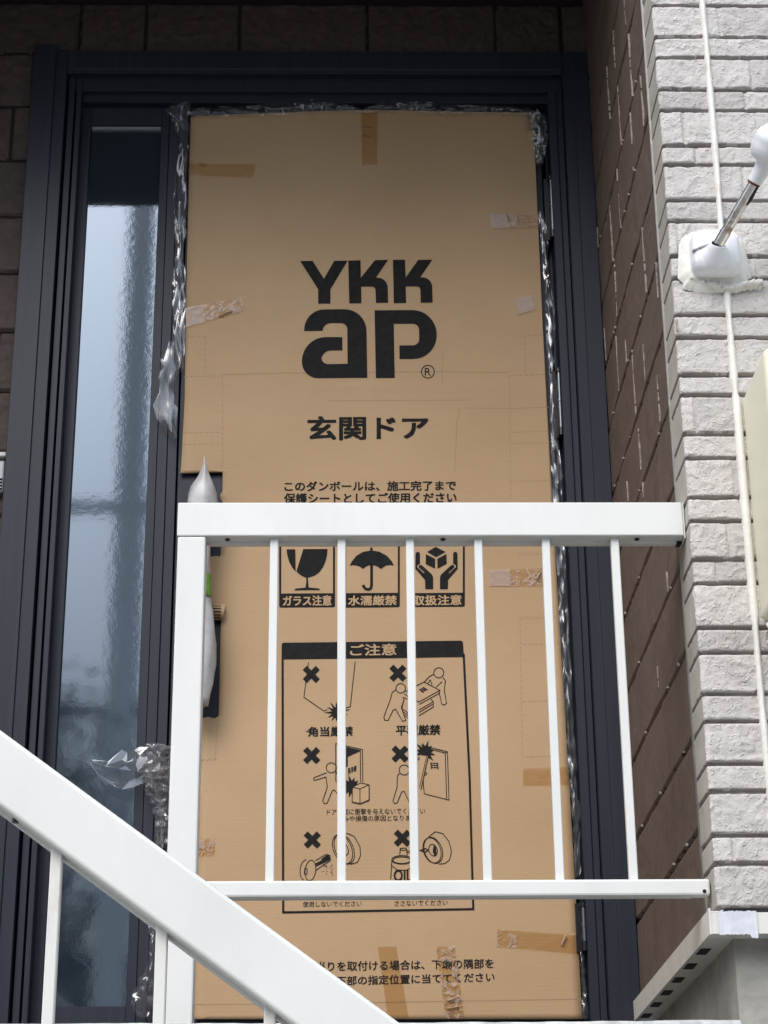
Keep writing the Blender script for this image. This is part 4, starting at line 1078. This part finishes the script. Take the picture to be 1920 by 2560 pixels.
# ------------------------------------------------------------------ what stands across the street (seen only mirrored in the sidelight)
pole = thing('utility_pole', None, 'grey concrete utility pole mirrored in the sidelight glass', 'pole')
PX, PY = -2.235, -15.0
b = MB(); b.tube([(PX, PY, -2.05), (PX, PY, 13)], [.185, .14], 20); b.build('pole_shaft', MT['polec'], pole, auto=.7)
b = MB(); b.box(PX-1.0, PX+1.0, PY-.05, PY+.05, 7.55, 7.66); b.build('crossarm', MT['polec'], pole)
b = MB(); b.tube([(PX-9, PY, 5.45), (PX-4, PY, 5.30), (PX, PY+.05, 5.38), (PX+5, PY, 5.26), (PX+10, PY, 5.4)], .045, 8); b.build('cable', MT['rubber'], pole)
def tree(name, x, y, h, r, seed, label, nl=1500, lo=.60):
    rg = random.Random(seed); o = thing(name, None, label, 'tree', 'trees across the street')
    b = MB(); b.tube([(x, y, -2.05), (x+.1, y, -2.05+h*.35), (x, y+.05, -2.05+h*.8)], [.14, .10, .04], 10)
    for k in range(5):
        a = rg.random()*6.28; z = -2.05+h*(.35+.09*k); b.tube([(x+.08, y, z), (x+r*.6*math.cos(a), y+r*.6*math.sin(a), z+h*.15)], [.05, .015], 6)
    b.build('trunk', MT['bark'], o)
    b = MB(); vs = []; fs = []
    cl = [(rg.gauss(0, .5)*r, rg.gauss(0, .5)*r, h*(lo+(.97-lo)*rg.random()**1.8)) for _ in range(60)]
    for _ in range(nl):
        c = rg.choice(cl); p = Vector((x+c[0]+rg.gauss(0, .2)*r, y+c[1]+rg.gauss(0, .2)*r, -2.05+c[2]+rg.gauss(0, .025)*h))
        u = Vector((rg.gauss(0, 1), rg.gauss(0, 1), rg.gauss(0, 1))).normalized(); v = u.cross(Vector((rg.random(), rg.random(), rg.random()+.1))).normalized(); s_ = .035+.04*rg.random()
        k = len(vs); vs += [p+u*s_, p+v*s_*.6, p-u*s_, p-v*s_*.6]; fs.append((k, k+1, k+2, k+3))
    b.add(vs, fs); b.build('crown', MT['leafgreen'], o, recalc=False)
tree('street_tree', -2.9, -16.0, 8.3, 1.5, 2, 'bushy tree across the street behind the utility pole', 7000, .35)
tree('street_tree', -6.2, -16.5, 7.4, 1.5, 3, 'lower bushy tree across the street, left of the pole', 5000, .35)
def house(x0, x1, y, zw, zr_, label, m):
    nb = thing('neighbour_house', None, label, 'house', 'houses across the street')
    b = MB(); b.box(x0, x1, y-8, y, -2.05, zw); b.build('wall', m, nb)
    b = MB(); b.prism([(y-8.6, zw), (y-4, zr_), (y+.6, zw)], x0-.5, x1+.5, lambda p, q, t: (t, p, q)); b.build('roof', MT['roof'], nb)
    x = x0+1
    while x < x1-2:
        for z in (-.9, 1.7): 
            b = MB(); b.box(x, x+1.5, y, y+.04, z, z+1.2); b.build('window', MT['glass'], nb)
        x += 3.2
house(-13, -.8, -18, 3.4, 4.9, 'pale rendered house across the street behind the utility pole', MT['render'])
house(.6, 10, -17, 3.4, 5.0, 'brown house across the street, right of the pale one', MT['brownrough'])
house(-26, -14.5, -16, 3.4, 5.0, 'brown house across the street, left of the pale one', MT['brownrough'])
house(11.5, 24, -18, 3.4, 4.8, 'pale rendered house at the far right across the street', MT['render'])
